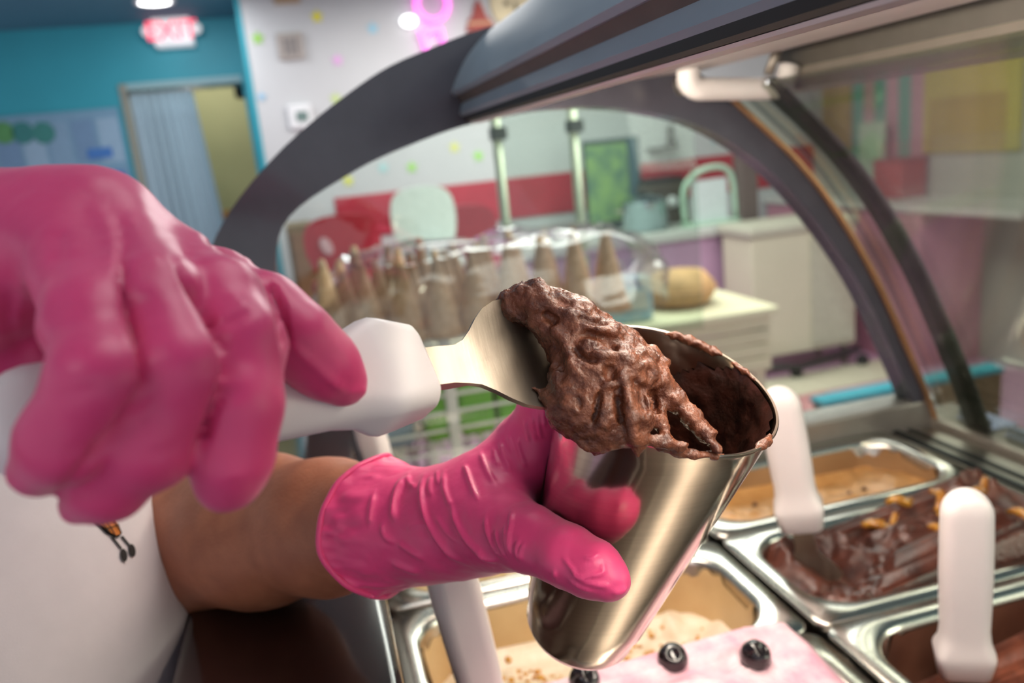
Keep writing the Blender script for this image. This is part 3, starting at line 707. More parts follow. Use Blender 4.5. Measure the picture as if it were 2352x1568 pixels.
def rhand(P):
    d = None
    for c in palm:
        e = chain(P, c, .004); d = e if d is None else smin(d, e, .022)
    d = smin(d, chain(P, wristR, .004), .02)
    fs = None
    for c in (f_pinky, f_ring, f_mid, f_idx, thumb):
        e = chain(P, c, .006); fs = e if fs is None else smin(fs, e, .0014)
    return smin(d, fs, .007)
allp = np.array([p for c in (f_pinky, f_ring, f_mid, f_idx, thumb, wristR) for p, r in c]+[p for c in palm for p, r in c])
v, Q = sdf_mesh(rhand, allp.min(0)-.035, allp.max(0)+.035, .0015, smooth_it=3)
px = to_px(v); ws = np.clip((690-px[:, 1]-.25*np.maximum(0, px[:, 0]-250))/120, 0, 1)*np.clip((480-px[:, 0])/100, 0, 1)
for _ in range(40): v = v+(lap(v, Q, .6)-v)*ws[:, None]
N = vnormals(v, Q)
CR = [([(480, 330), (490, 480), (540, 700), (580, 890), (562, 970), (500, 1070), (400, 1190), (200, 1400)], 10, -.0040), ([(690, 420), (790, 580), (908, 830), (892, 930), (835, 1080), (762, 1250)], 10, -.0040), ([(1060, 520), (1100, 570), (1132, 700), (1148, 800)], 9, -.003)]
v = fold(v, N, CR, .574, (0, 350))
N = vnormals(v, Q)
RF = [([(365, 400), (375, 520), (360, 660)], 15, -.0022), ([(720, 280), (790, 400), (815, 500), (800, 600)], 14, -.0022), ([(60, 780), (80, 880), (70, 1000), (150, 1250)], 14, -.002), ([(140, 700), (120, 900), (100, 1150)], 12, .0015), ([(330, 700), (300, 900), (250, 1100), (230, 1250)], 12, .0016),
      ([(1400, 1070), (1480, 1010), (1568, 950)], 11, -.0014), ([(900, 870), (840, 920), (820, 980)], 12, -.0012), ([(330, 1490), (450, 1470), (560, 1450), (680, 1410)], 12, -.0018), ([(200, 480), (180, 640), (130, 820)], 14, .0012),
      ([(880, 470), (980, 560), (1060, 680)], 12, .0008), ([(560, 240), (660, 330), (720, 470), (760, 640)], 16, .0012), ([(1180, 1300), (1300, 1320), (1420, 1290)], 12, -.0008), ([(1180, 690), (1215, 640)], 8, -.001)]
v = fold(v, N, [(p, w*1.2, a*.35) for p, w, a in RF], .357, (0, 380))
RF2 = [([(890, 700), (960, 660), (1020, 620)], 9, -.0015), ([(870, 990), (920, 970), (985, 945)], 10, -.0013), ([(920, 560), (960, 600), (1010, 640)], 8, .0008), ([(770, 315), (820, 350), (870, 345)], 7, .0012), ([(1000, 440), (1060, 500), (1110, 570)], 9, -.001), ([(980, 430), (1010, 425), (1050, 450)], 7, .001),
       ([(1145, 755), (1230, 830), (1320, 910), (1400, 965)], 8, .0022), ([(1380, 960), (1430, 950), (1470, 960)], 7, .0012), ([(1250, 640), (1330, 760), (1350, 800)], 10, .0006), ([(850, 1330), (930, 1290), (1010, 1300)], 10, .0008), ([(520, 600), (560, 590), (600, 620)], 10, -.0006), ([(240, 1180), (330, 1190), (420, 1150)], 12, -.0008), ([(560, 1210), (650, 1200), (740, 1150)], 12, -.0008)]
N = vnormals(v, Q); v = fold(v, N, [(p, w*1.1, a*.5) for p, w, a in RF2], .574, (0, 350))
N = vnormals(v, Q); v = v+N*(.0005*fbm(v*60, 3, 5))[:, None]
np_mesh('glove', v, Q, GLOVE, person); print('rh', len(v))

# left hand round the cup
T0 = lambda t, th, r: cup_pt(t, th, r)
lw = C((790, 1208, .478, 134), (838, 1208, .464, 127), (880, 1206, .456, 120), (915, 1205, .451, 115), (1000, 1198, .440, 108), (1090, 1180, .428, 112))
lthumb = C((1060, 1205, .425, 100), (1150, 1215, .402, 92), (1215, 1236, .382, 76), (1305, 1278, .362, 68), (1365, 1308, .353, 64), (1402, 1332, .349, 46))
lind = C((1050, 1170, .435, 90), (1140, 1110, .430, 82), (1205, 1045, .432, 74), (1250, 1002, .437, 60))+[(T0(.030, -35, .012), .0105), (T0(.034, -75, .0105), .0098), (T0(.040, -120, .0095), .0088), (T0(.045, -150, .009), .008)]
lmid = C((1010, 1200, .45, 95), (1160, 1130, .452, 82))+[(T0(.052, -28, .013), .0125), (T0(.056, -75, .0105), .0100), (T0(.062, -125, .0095), .0090), (T0(.066, -155, .009), .008)]
lring = C((1000, 1210, .46, 95), (1140, 1190, .462, 82))+[(T0(.078, -30, .012), .012), (T0(.080, -75, .010), .0095), (T0(.084, -120, .009), .0085)]
lpin = C((980, 1230, .46, 90), (1110, 1240, .462, 70))+[(T0(.100, -30, .011), .010), (T0(.102, -70, .009), .0085), (T0(.105, -105, .008), .0075)]
lpad = C((1000, 1250, .435, 75), (1110, 1262, .425, 45))
# forearms, upper arms: one continuous body
shL = np.array([-.30, .86, 1.30]); shR = np.array([-.42, .42, 1.30])
elb = at_d(120, 1290, .69)
armL = [(shL, .050), (elb+np.array([-.01, .0, .01]), .043), (elb, .046), (at_d(400, 1240, .60), .0515), (at_d(600, 1216, .545), .0475), (at_d(760, 1208, .493), .0372), (at_d(850, 1206, .462), .0288), (at_d(960, 1203, .446), .0245)]
def lhand(P):
    d = chain(P, lw, .012)
    d = smin(d, chain(P, lpad, .004), .012)
    d = smin(d, chain(P, lthumb[:3], .006), .014); d = smin(d, chain(P, lthumb[2:], .005), .004)
    for c in (lind, lmid, lring, lpin):
        d = smin(d, chain(P, c[:3], .008), .014); d = smin(d, chain(P, c[2:], .004), .004)
    # flared open cuff
    a = at_d(838, 1208, .462); b = at_d(905, 1205, .452); ax = (b-a)/np.linalg.norm(b-a)
    return d
allp = np.array([p for c in (lw, lthumb, lind, lmid, lring, lpin) for p, r in c])
v, Q = sdf_mesh(lhand, allp.min(0)-.04, allp.max(0)+.04, .00115, smooth_it=3)
# push the palm off the cup wall so that it only touches
rel = v-CUPC; t_ = -(rel@AX); rad = rel+t_[:, None]*AX; rl = np.linalg.norm(rad, axis=1); rc = RR+(RB-RR)*np.clip(t_/CL, 0, 1)+.0012
m_ = (t_ > 0) & (t_ < CL) & (rl < rc)
v[m_] += (rad/rl[:, None])[m_]*(rc-rl)[m_][:, None]
# cut the cuff open: drop everything behind the hem plane, then flare and roll the hem
wa = at_d(850, 1206, .460); wb = at_d(960, 1203, .446); wx = (wb-wa)/np.linalg.norm(wb-wa)
s = (v-wa)@wx
px = to_px(v)
hem = -.006+.011*(((v-wa)@(CAM@np.array([0, 1., 0])))/.029)**2+.5*np.sin(np.arctan2((v-wa)@(CAM@np.array([0, 1., 0])), (v-wa)@(CAM@np.array([0, 0, 1.])))*5)*.002
keep = s > hem
Qk = Q[keep[Q].all(1)]
N = vnormals(v, Q)
fl = np.clip(1-(s-hem)/.028, 0, 1)
v = v+N*(.0032*fl**1.5+.0016*np.exp(-((s-hem)/.0035)**2))[:, None]
LF = [([(545, 600), (528, 700), (540, 830), (570, 930), (640, 1050), (740, 1170), (860, 1240)], 5.5, .0016), ([(600, 600), (585, 680), (600, 760)], 5, .0007), ([(830, 515), (860, 590), (890, 680), (940, 790)], 5, .0013), ([(690, 570), (690, 680), (720, 780), (740, 820)], 6, .0010), ([(950, 430), (975, 510), (1010, 590), (1060, 660)], 5, .0011), ([(1092, 340), (1110, 430), (1140, 510), (1180, 590)], 4.5, .0012), ([(1215, 320), (1235, 430), (1280, 560)], 4.5, .0008),
      ([(1275, 200), (1285, 290), (1300, 370)], 4, .0010), ([(1325, 170), (1335, 260), (1350, 350)], 4, .0010), ([(1365, 140), (1372, 250), (1390, 340)], 4, .0010), ([(1400, 100), (1408, 180), (1415, 260)], 4, .0010), ([(740, 800), (775, 930), (850, 1060), (950, 1160), (1060, 1210)], 6, .0014), ([(1183, 830), (1170, 960), (1155, 1080), (1190, 1200)], 4.5, .0011), ([(990, 880), (1000, 1000), (1050, 1120), (1130, 1210)], 4.5, .0011),
      ([(1140, 940), (1130, 1080), (1165, 1200)], 4, .0008), ([(1060, 980), (1080, 1090), (1150, 1210)], 4, .0008), ([(1240, 1060), (1210, 1130), (1230, 1220)], 4, .0010), ([(1275, 1080), (1240, 1150), (1250, 1220)], 4, .0007), ([(930, 1120), (990, 1180), (1080, 1220)], 5, .0010), ([(335, 950), (325, 830), (355, 700), (430, 610)], 7, .0018), ([(430, 600), (440, 660), (490, 690)], 6, .0010), ([(250, 930), (255, 1020), (330, 1090)], 6, .0012), ([(350, 1080), (430, 1130), (560, 1210)], 6, .0010), ([(190, 720), (160, 860), (150, 960)], 7, .0012), ([(300, 1220), (420, 1270), (520, 1300)], 7, .0010), ([(620, 880), (700, 1000), (800, 1090)], 6, .0006),
      ([(1600, 1260), (1650, 1330), (1730, 1325), (1830, 1300), (1835, 1230)], 5, .0009), ([(1490, 1280), (1485, 1350)], 4, .0009), ([(1690, 1190), (1760, 1195), (1820, 1150)], 5, .0007), ([(1640, 1340), (1760, 1380), (1900, 1400)], 5, .0008), ([(1890, 1440), (1960, 1440), (2000, 1400)], 5, .0008), ([(1540, 1180), (1600, 1260), (1640, 1300)], 5, .0006), ([(1580, 1330), (1660, 1400), (1780, 1440)], 5, .0006),
      ([(560, 940), (480, 960), (420, 1000)], 7, .0006), ([(640, 560), (640, 620), (660, 680)], 4, .0006), ([(1040, 390), (1060, 480), (1090, 540)], 4, .0006), ([(1150, 300), (1165, 380), (1190, 450)], 4, .0006)]
N = vnormals(v, Q); v = fold(v, N, [(p, w*.95, a*1.35) for p, w, a in LF], .3189, (800, 900))
N = vnormals(v, Q); v = v+N*(.0004*fbm(v*90, 3, 8)+.0020*np.clip(fl*1.6, 0, 1)*fbm((v-wa)@np.stack([wx*60, CAM@np.array([0, 1., 0])*140, CAM@np.array([0, 0, 1.])*140], 1), 2, 18))[:, None]
use = np.unique(Qk); mp2 = -np.ones(len(v), int); mp2[use] = np.arange(len(use))
gv, gq = v[use], mp2[Qk]
# open hem: smooth its edge and run a rolled bead round it
ed = {}
for a_, b_ in ((0, 1), (1, 2), (2, 3), (3, 0)):
    for i, j in zip(gq[:, a_], gq[:, b_]): ed[(min(i, j), max(i, j))] = ed.get((min(i, j), max(i, j)), 0)+1
nb_ = {}
for (i, j), c_ in ed.items():
    if c_ == 1: nb_.setdefault(i, []).append(j); nb_.setdefault(j, []).append(i)
loops = []; seen = set()
for st in nb_:
    if st in seen: continue
    lp = [st]; seen.add(st); cur = st
    while True:
        nx = [k for k in nb_[cur] if k not in seen]
        if not nx: break
        cur = nx[0]; seen.add(cur); lp.append(cur)
    loops.append(lp)
loops.sort(key=len); hemloop = loops[-1]
L = gv[hemloop]
for _ in range(60): L = .5*L+.25*np.roll(L, 1, 0)+.25*np.roll(L, -1, 0)
gv[hemloop] = L
lg_ = np_mesh('glove', gv, gq, GLOVE, person); print('lh', len(use), [len(l) for l in loops[-3:]])
Ls = L[::3]; bmobj('cuff_bead', tube_bm([tuple(p) for p in Ls]+[tuple(Ls[0])], .0017, 8), GLOVE, lg_, True)
sm = lg_.modifiers.new('thickness', 'SOLIDIFY'); sm.thickness = .0009; sm.offset = -1
armR = [(shR, .050), (np.array([-.40, .12, 1.24]), .044), (at_d(-620, 650, .31), .034), (at_d(-420, 640, .292), .0245)]
def body(P):
    d = chain(P, armL, .02)
    d = smin(d, chain(P, armR, .02), .01)
    d = smin(d, sd_cone(P, shL, shR, .05, .05), .03)
    d = smin(d, chain(P, [(np.array([-.37, .63, 1.30]), .055), (np.array([-.37, .60, 1.40]), .05)], .01), .03)
    return d
allp = np.array([p for p, r in armL+armR]+[np.array([-.37, .60, 1.42])])
v, Q = sdf_mesh(body, allp.min(0)-.07, allp.max(0)+.07, .0032, smooth_it=2)
N = vnormals(v, Q); v = v+N*(.0006*fbm(v*45, 3, 3))[:, None]
np_mesh('body', v, Q, SKIN, person)
# head (out of the picture, above the left edge)
Hc = np.array([-.35, .57, 1.545]); fw = np.array([.86, -.28, -.42]); fw /= np.linalg.norm(fw); sd = np.cross([0, 0, 1.], fw); sd /= np.linalg.norm(sd); hu = np.cross(fw, sd)
HR = np.stack([fw, sd, hu])
hp = lambda a, b, c_: Hc+fw*a+sd*b+hu*c_
def head(P):
    d = sd_ell(P, Hc, HR, (.098, .076, .115))
    d = smin(d, sd_ell(P, hp(.035, 0, -.055), HR, (.062, .055, .062)), .03)
    d = smin(d, sd_cone(P, hp(.088, 0, .012), hp(.112, 0, -.025), .007, .0125), .012)
    for s_ in (-1, 1):
        d = -smin(-d, sd_ell(P, hp(.098, s_*.032, .008), HR, (.014, .020, .012)), .008)
        d = smin(d, sd_ell(P, hp(-.005, s_*.078, -.005), HR, (.018, .008, .030)), .006)
    d = smin(d, sd_ell(P, hp(.090, 0, -.058), HR, (.012, .024, .007)), .006)
    return smin(d, chain(P, [(np.array([-.37, .60, 1.38]), .050), (hp(-.03, 0, -.07), .052)], .02), .025)
v, Q = sdf_mesh(head, Hc-.19, Hc+.16, .004, smooth_it=1)
hd_ = np_mesh('head', v, Q, SKIN, person)
def hair(P):
    d = sd_ell(P, hp(-.010, 0, .012), HR, (.106, .086, .118)); cut = (P-hp(.045, 0, .035).astype(np.float32))@(fw*.8-hu*.6).astype(np.float32)
    return np.maximum(np.maximum(d, cut), -sd_ell(P, hp(.06, 0, -.05), HR, (.10, .070, .10)))+.0015*vnoise(P*np.array([90, 90, 25]), 3)
v, Q = sdf_mesh(hair, Hc-.17, Hc+.17, .004, smooth_it=1); np_mesh('hair', v, Q, mat('dark_hair', '#2b1d16', .5, var=.2, scale=90), hd_)
for s_ in (-1, 1):
    bm = bmesh.new(); bmesh.ops.create_icosphere(bm, subdivisions=2, radius=.0115); bmesh.ops.translate(bm, verts=bm.verts, vec=tuple(hp(.0745, s_*.032, .008))); bmobj('eye', bm, mat('eye_white', '#d8d2cc', .2), hd_, True)
    bm = bmesh.new(); bmesh.ops.create_icosphere(bm, subdivisions=2, radius=.0055); bmesh.ops.translate(bm, verts=bm.verts, vec=tuple(hp(.0813, s_*.032, .008))); bmobj('iris', bm, mat('iris_brown', '#2a170d', .2), hd_, True)
# t-shirt
SHIRT = mat('white_cotton', '#dccfcf', .8, var=.02, scale=60, bump=.08, bscale=900, sheen=.2)
ta, tb, tcn = at_d(-75, 1800, .56), at_d(-68, 1400, .53), np.array([-.345, .60, 1.30])
ta[2] = .80
def shirt(P):
    d = chain(P, [(ta, .134), (tb, .120), (tcn, .105)], .05)
    d = smin(d, sd_cone(P, shL, shR, .085, .085), .06)
    d = smin(d, chain(P, [(shL, .075), (shL*.55+armL[1][0]*.45, .066)], .02), .02)
    d = smin(d, chain(P, [(shR, .075), (shR*.55+armR[1][0]*.45, .066)], .02), .02)
    d = d+.004*vnoise(P*np.array([9, 9, 5]), 4)+.0022*vnoise(P*np.array([26, 26, 12]), 6)
    return d
v, Q = sdf_mesh(shirt, np.array([-.66, .25, .72]), np.array([-.05, 1.05, 1.42]), .005, smooth_it=2)
ts = np_mesh('t_shirt', v, Q, SHIRT, person)
# print on the shirt: tip of a waffle cone with two thin legs
from mathutils.bvhtree import BVHTree
bvh = BVHTree.FromPolygons([tuple(p) for p in v], [tuple(map(int, q)) for q in Q])
def on_shirt(px, py, lift=.0008):
    r = Vector(ray(px, py)).normalized(); h = bvh.ray_cast(Vector(O3), r)
    return (h[0]+h[1]*lift) if h[0] else Vector(at_d(px, py, .45))
def patch(name, poly, m_, parent, lift=.0008):
    pts = [on_shirt(*p, lift) for p in poly]; c = sum(pts, Vector())/len(pts)
    nrm = (Vector(O3)-c).normalized()*.0004
    n = len(pts); V = [p+nrm for p in pts]+[p for p in pts]
    F = [tuple(range(n)), tuple(range(2*n-1, n-1, -1))]+[(i, (i+1) % n, n+(i+1) % n, n+i) for i in range(n)]
    o = pydata(name, V, F, m_, parent); bm = bmesh.new(); bm.from_mesh(o.data); bmesh.ops.recalc_face_normals(bm, faces=bm.faces); bm.to_mesh(o.data); bm.free(); return o
INK = mat('black_ink', '#1d1614', .7); ORA = mat('orange_ink', '#c9701f', .7)
pr = lambda x, y: (x*.404, 1000+y*.404)
cone = patch('cone_print', [pr(*p) for p in ((500, 430), (545, 505), (600, 560), (645, 583), (672, 580), (690, 555), (672, 510), (640, 460), (600, 400))], INK, ts, .0006)
patch('cone_fill', [pr(*p) for p in ((515, 430), (556, 500), (606, 550), (648, 572), (668, 568), (678, 550), (660, 510), (628, 462), (595, 412))], ORA, cone, .0016)
for a, b in (((560, 440), (640, 570)), ((590, 430), (675, 555)), ((560, 500), (640, 470)), ((590, 540), (665, 515)), ((530, 460), (610, 430)), ((530, 450), (610, 555))):
    a, b = np.array(pr(*a)), np.array(pr(*b)); dv = (b-a)/np.linalg.norm(b-a); nn = np.array([-dv[1], dv[0]])*.9
    patch('waffle_line', [tuple(a+nn), tuple(b+nn), tuple(b-nn), tuple(a-nn)], INK, cone, .0022)
for poly in (((625, 580), (642, 580), (690, 640), (682, 650)), ((680, 578), (695, 572), (738, 625), (728, 632))): patch('leg_print', [pr(*p) for p in poly], INK, ts, .0007)
for cx, cy in ((698, 682), (745, 655)):
    patch('shoe_print', [pr(cx+24*math.cos(a)*(.85), cy+36*math.sin(a)+8*math.cos(a)) for a in np.linspace(0, 2*math.pi, 14, endpoint=False)], INK, ts, .0009)

# ================================================================== THE SHOP BEHIND
def span(x0, y0, x1, y1, Y):
    p, q = at_y(x0, y0, Y), at_y(x1, y1, Y); return min(p[0], q[0]), max(p[0], q[0]), min(p[2], q[2]), max(p[2], q[2])
def disc_bm(r, t, seg=20): return lathe_bm([(0, -t/2), (r*.9, -t/2), (r, -t/4), (r, t/4), (r*.9, t/2), (0, t/2)], seg)
FACE = Matrix.Rotation(math.radians(90), 4, 'X')            # z axis -> -y, flat things facing the room
def flat(name, bm, loc, m, parent=None, rot=0, smooth=False):
    bmesh.ops.transform(bm, matrix=Matrix.Translation(tuple(loc)) @ FACE @ Matrix.Rotation(rot, 4, 'Z'), verts=bm.verts)
    return bmobj(name, bm, m, parent, smooth)
def prism_bm(poly, t):
    bm = bmesh.new(); a = [bm.verts.new((x, y, -t/2)) for x, y in poly]; b = [bm.verts.new((x, y, t/2)) for x, y in poly]
    bm.faces.new(a[::-1]); bm.faces.new(b); n = len(a)
    for i in range(n): bm.faces.new((a[i], a[(i+1) % n], b[(i+1) % n], b[i]))
    return bm
def text_mesh(txt, size, depth):
    cu = bpy.data.curves.new('t', 'FONT'); cu.body = txt; cu.size = size; cu.extrude = depth; cu.align_x = 'CENTER'; cu.align_y = 'CENTER'
    o = bpy.data.objects.new('t', cu); COL.objects.link(o)
    me = bpy.data.meshes.new_from_object(o.evaluated_get(bpy.context.evaluated_depsgraph_get())); bpy.data.objects.remove(o); return me
# ---- exit sign with two lamp heads
x0, x1, z0, z1 = span(342, 40, 444, 100, 5.85); xc, zc = (x0+x1)/2, (z0+z1)/2
ex = empty('exit_sign', (xc, 5.9, zc), 'white exit sign with glowing red letters and two lamp heads on the teal wall', 'exit sign')
box('housing', (x0, 5.87, z0), (x1, 5.998, z1), mat('sign_white', '#d8d8dc', .4, emit='#ffffff', estr=.3), ex, .012, 3)
me = text_mesh('EXIT', (z1-z0)*.98, .004); me.materials.append(mat('sign_red', '#f0506c', .4, emit='#ff4866', estr=1.0))
lt = link('letters', me, None, ex); lt.matrix_world = Matrix.Translation((xc, 5.866, zc)) @ FACE @ Matrix.Diagonal((.92, 1, 1, 1))
lt.parent = ex; lt.matrix_parent_inverse = Matrix.Translation((-xc, -5.9, -zc))
for sx in (-1, 1):
    bm = lathe_bm([(0, -.03), (.026, -.03), (.034, .0), (.036, .02), (.03, .028), (0, .028)], 16)
    flat('lamp_head', bm, (xc+sx*((x1-x0)/2+.03), 5.9, zc+.01), mat('sign_white', '#d8d8dc', .4), ex, smooth=True)
# ---- recessed lamp in the ceiling
p = at_z(355, 6, 2.46); dlamp = empty('ceiling_downlight', (p[0], p[1], 2.46), 'round glowing recessed lamp in the dark ceiling', 'ceiling lamp')
bm = lathe_bm([(.11, .012), (.115, .004), (.11, -.004), (.088, -.002), (.088, .008)], 28); bmesh.ops.translate(bm, verts=bm.verts, vec=(p[0], p[1], 2.46)); bmobj('ring', bm, LAMPM, dlamp, True)
bm = disc_bm(.088, .008); bmesh.ops.translate(bm, verts=bm.verts, vec=(p[0], p[1], 2.462)); bmobj('diffuser', bm, mat('lamp_glow', '#ffffff', .4, emit='#ffffff', estr=6), dlamp)
_dl = area('downlight_beam', (p[0]+.1, p[1]-.35, 2.44), (p[0], p[1], 0), .25, 9, (.95, .98, 1), .25)
# ---- notice board
bx1 = at_y(268, 246, 5.97); bx0 = at_y(-160, 300, 5.97); zt = bx1[2]; zb = 1.12
bd = empty('notice_board', (bx0[0], 5.97, zb), 'pale blue notice board covered in papers on the teal wall', 'notice board')
box('board', (bx0[0], 5.975, zb), (bx1[0], 5.998, zt), mat('board_blue', '#6f93ab', .6), bd, .004)
PAP = [mat('paper_a', '#8aa5ba', .7), mat('paper_b', '#7896ae', .7), mat('paper_c', '#6a88a6', .7)]
for r in range(3):
    for c_ in range(7):
        w = (bx1[0]-bx0[0])/7.2; xx = bx0[0]+.04+c_*w; zz = zt-.06-r*.33
        pp = box('paper', (xx, 5.972, zz-.28+random.uniform(-.02, .02)), (xx+w*.86, 5.975, zz), PAP[(r*2+c_) % 3], bd)
for px_, c_ in ((8, '#4f8a52'), (52, '#2f7472'), (100, '#357a74')):
    q = at_y(px_, 305, 5.965); flat('round_notice', disc_bm(.068, .006), (q[0], 5.968, q[2]), mat('notice'+c_, c_, .6), bd)
for px_, py_ in ((235, 350), (262, 405)):
    q = at_y(px_, py_, 5.965); box('blue_slip', (q[0]-.09, 5.966, q[2]-.035), (q[0]+.06, 5.971, q[2]+.03), mat('slip_blue', '#3c6fb0', .6), bd)
# ---- curtain in the doorway
cu = empty('curtain', (dl, 5.96, 0), 'pale blue pleated curtain half drawn across the doorway', 'curtain')
cx1 = at_y(430, 200, 5.97)[0]+.03; n = 90; V = []; F = []
for iz, z in enumerate(np.linspace(2.03, .25, 12)):
    for i in range(n):
        t = i/(n-1); x = dl+.03+(cx1-dl-.03+.10*(iz/11))*t
        V.append((x, 5.955+.022*math.sin(t*7.5*2*math.pi+.4*math.sin(iz*.4))*(1-.3*math.cos(t*9)), z))
for iz in range(11):
    for i in range(n-1): a = iz*n+i; F.append((a, a+1, a+n+1, a+n))
co_ = pydata('cloth', V, F, mat('curtain_cloth', '#9db3be', .8, var=.03, sheen=.2), cu, True); sm = co_.modifiers.new('t', 'SOLIDIFY'); sm.thickness = .003
tube('rod', [(dl+.02, 5.955, 2.035), (dr-.015, 5.955, 2.035)], .009, STEELD, cu)
_pl = bpy.data.lights.new('store_fill', 'POINT'); _pl.energy = 14; _pl.color = (1, .95, .85); _pl.shadow_soft_size = .12; _po = bpy.data.objects.new('store_fill', _pl); COL.objects.link(_po); _po.location = (-.6, 6.6, 2.3)  # fill light added to brighten the store room, no fitting built
# ---- things inside the store room
q = at_y(556, 207, 6.25); sp = box('speaker', (q[0]-.05, 6.18, q[2]-.055), (q[0]+.05, 6.30, q[2]+.055), BLACKR, None, .012)
tag(sp, 'small black box mounted high in the doorway corner', 'speaker')
struct(box('trim_3', (q[0]+.04, 6.12, q[2]-.04), (q[0]+.2, 6.36, q[2]+.04), STOREM))
sh = empty('storage_shelf', (-.75, 6.9, 0), 'brown shelf inside the store room behind the curtain', 'shelf')
WOODB = mat('brown_wood', '#6d5838', .6, var=.15, scale=8, stretch=(1, 1, 6))
for zz in (.55, .98): box('shelf_board', (-1.0, 6.75, zz), (-.15, 7.15, zz+.03), WOODB, sh, .004)
for xx in (-.98, -.2):
    for yy in (6.77, 7.1): box('post', (xx, yy, 0), (xx+.04, yy+.04, .98), WOODB, sh)
for i, (px_, py_, w, h, c_, lab) in enumerate(((498, 395, .10, .16, '#b0762f', 'orange brown jar on the store room shelf'), (524, 430, .09, .12, '#57492f', 'dark brown carton on the store room shelf'), (548, 425, .12, .14, '#6f6440', 'olive carton on the store room shelf'), (566, 395, .08, .22, '#8a5a32', 'tall brown carton at the right end of the store room shelf'), (535, 470, .12, .08, '#c9bb98', 'pale bag on the lower store room shelf'))):
    q = at_y(px_, py_, 6.85); zz = 1.01 if i != 4 else .58
    bm = box_bm((q[0]-w/2, 6.8, zz), (q[0]+w/2, 6.98, zz+h), .012, 2); box_bm((q[0]-w/2.4, 6.82, zz+h), (q[0]+w/2.4, 6.96, zz+h+.02), .006, 1, bm)
    tag(bmobj('storage_jar' if i == 0 else 'carton', bm, mat('carton'+str(i), c_, .6)), lab, 'jar' if i == 0 else 'box')
# ---- the white wall: stickers, thermostat, picture, neon
def star(r): return [(r*(1 if k % 2 == 0 else .5)*math.sin(k*math.pi/5), r*(1 if k % 2 == 0 else .5)*math.cos(k*math.pi/5)) for k in range(10)]
for px_, py_, c_, lab in ((728, 38, '#d9cf2f', 'yellow star sticker high on the white wall'), (592, 88, '#93c45a', 'green star sticker left of the small picture'), (775, 138, '#d8a6d6', 'pink star sticker right of the small picture'), (856, 65, '#8fc0d4', 'pale blue star sticker high on the white wall'), (601, 222, '#8fb9d4', 'small blue star sticker beside the doorway'), (771, 226, '#b9c98a', 'pale green star sticker beside the arch frame'), (946, 384, '#9ccf6a', 'green star sticker seen through the end glass on the left'), (1099, 358, '#98cf66', 'green star sticker seen through the end glass left of the post'), (800, 415, '#d6d75e', 'yellow star sticker seen through the end glass'), (1044, 338, '#cfd07a', 'small yellow star sticker seen through the end glass'), (880, 385, '#a8ced0', 'blue star sticker seen through the end glass'), (1644, 318, '#3fa9b8', 'teal star sticker near the right end of the arch')):
    q = at_y(px_, py_, YW-.004); flat('wall_sticker', prism_bm(star(.042 if c_ != '#8fb9d4' else .03), .003), (q[0], YW-.0025, q[2]), mat('sticker'+c_, c_, .5))['label'] = lab
for o in bpy.data.objects:
    if o.name.startswith('wall_sticker'): tag(o, None, 'sticker', 'star stickers on the white wall')
q = at_y(690, 268, YW-.01); th_ = empty('thermostat', tuple(q), 'white thermostat with dark screen on the white wall', 'thermostat')
box('case', (q[0]-.07, YW-.03, q[2]-.07), (q[0]+.07, YW, q[2]+.07), mat('sign_white2', '#dedee0', .4), th_, .01, 3)
box('screen', (q[0]-.025, YW-.034, q[2]-.03), (q[0]+.045, YW-.029, q[2]+.03), mat('lcd', '#6c807c', .2), th_, .003)
q = at_y(667, 106, YW-.01); pf = empty('picture', tuple(q), 'small grey square picture on the white wall', 'picture')
box('frame', (q[0]-.075, YW-.02, q[2]-.075), (q[0]+.075, YW, q[2]+.075), mat('frame_grey', '#a39a94', .5), pf, .004)
for i in range(3): box('print_mark', (q[0]-.04+i*.032, YW-.023, q[2]-.05), (q[0]-.022+i*.032, YW-.0195, q[2]+.045), mat('mark_grey', '#7d7878', .5), pf)
q = at_y(655, -12, YW-.01); pk = box('wooden_sign', (q[0]-.07, YW-.02, q[2]-.05), (q[0]+.08, YW, q[2]+.06), mat('kraft', '#a88f74', .6), None, .006); tag(pk, 'small brown sign at the top edge of the white wall', 'sign')
q = at_y(938, 50, YW-.01); wl = empty('lamp_reflection', tuple(q), 'small glowing oval standing in for a reflection beside the pink neon', 'reflection')  # reflection of a lamp, put in as a glowing disc with a backing
bm = disc_bm(.05, .03); bmesh.ops.scale(bm, vec=(1, .7, 1), verts=bm.verts); flat('glint_disc', bm, (q[0], YW-.035, q[2]), mat('glint_white', '#ffffff', .4, emit='#ffffff', estr=2.2), wl, smooth=True)
bm = disc_bm(.035, .03); flat('glint_back', bm, (q[0], YW-.012, q[2]), LAMPM, wl)
NEON = mat('pink_neon', '#ff9df0', .4, emit='#ff62e0', estr=1.1)
ne = empty('neon_sign', tuple(at_y(990, 50, YW)), 'pink neon lettering on the white wall above the arch', 'neon sign')
c = at_y(993, 8, YW-.03); R = .098
tube('letter_bow', [(c[0]+R*math.cos(a), YW-.03, c[2]+R*math.sin(a)) for a in np.linspace(math.radians(60), math.radians(-235), 26)], .019, NEON, ne, 10)
c = at_y(993, 95, YW-.03)
tube('letter_stem', [(c[0]-.065, YW-.03, c[2]+.075), (c[0]-.055, YW-.03, c[2]+.02), (c[0]-.03, YW-.03, c[2]-.12)], .019, NEON, ne, 10)
tube('letter_arm', [(c[0]-.055, YW-.03, c[2]+.03), (c[0]-.01, YW-.03, c[2]+.06), (c[0]+.06, YW-.03, c[2]+.065), (c[0]+.065, YW-.03, c[2]-.01)], .019, NEON, ne, 10)
for dx, dz in ((-.09, .42), (-.06, .02)): tube('standoff', [(c[0]+dx, YW-.03, c[2]+dz*.1), (c[0]+dx, YW, c[2]+dz*.1)], .006, LAMPM, ne, 6)
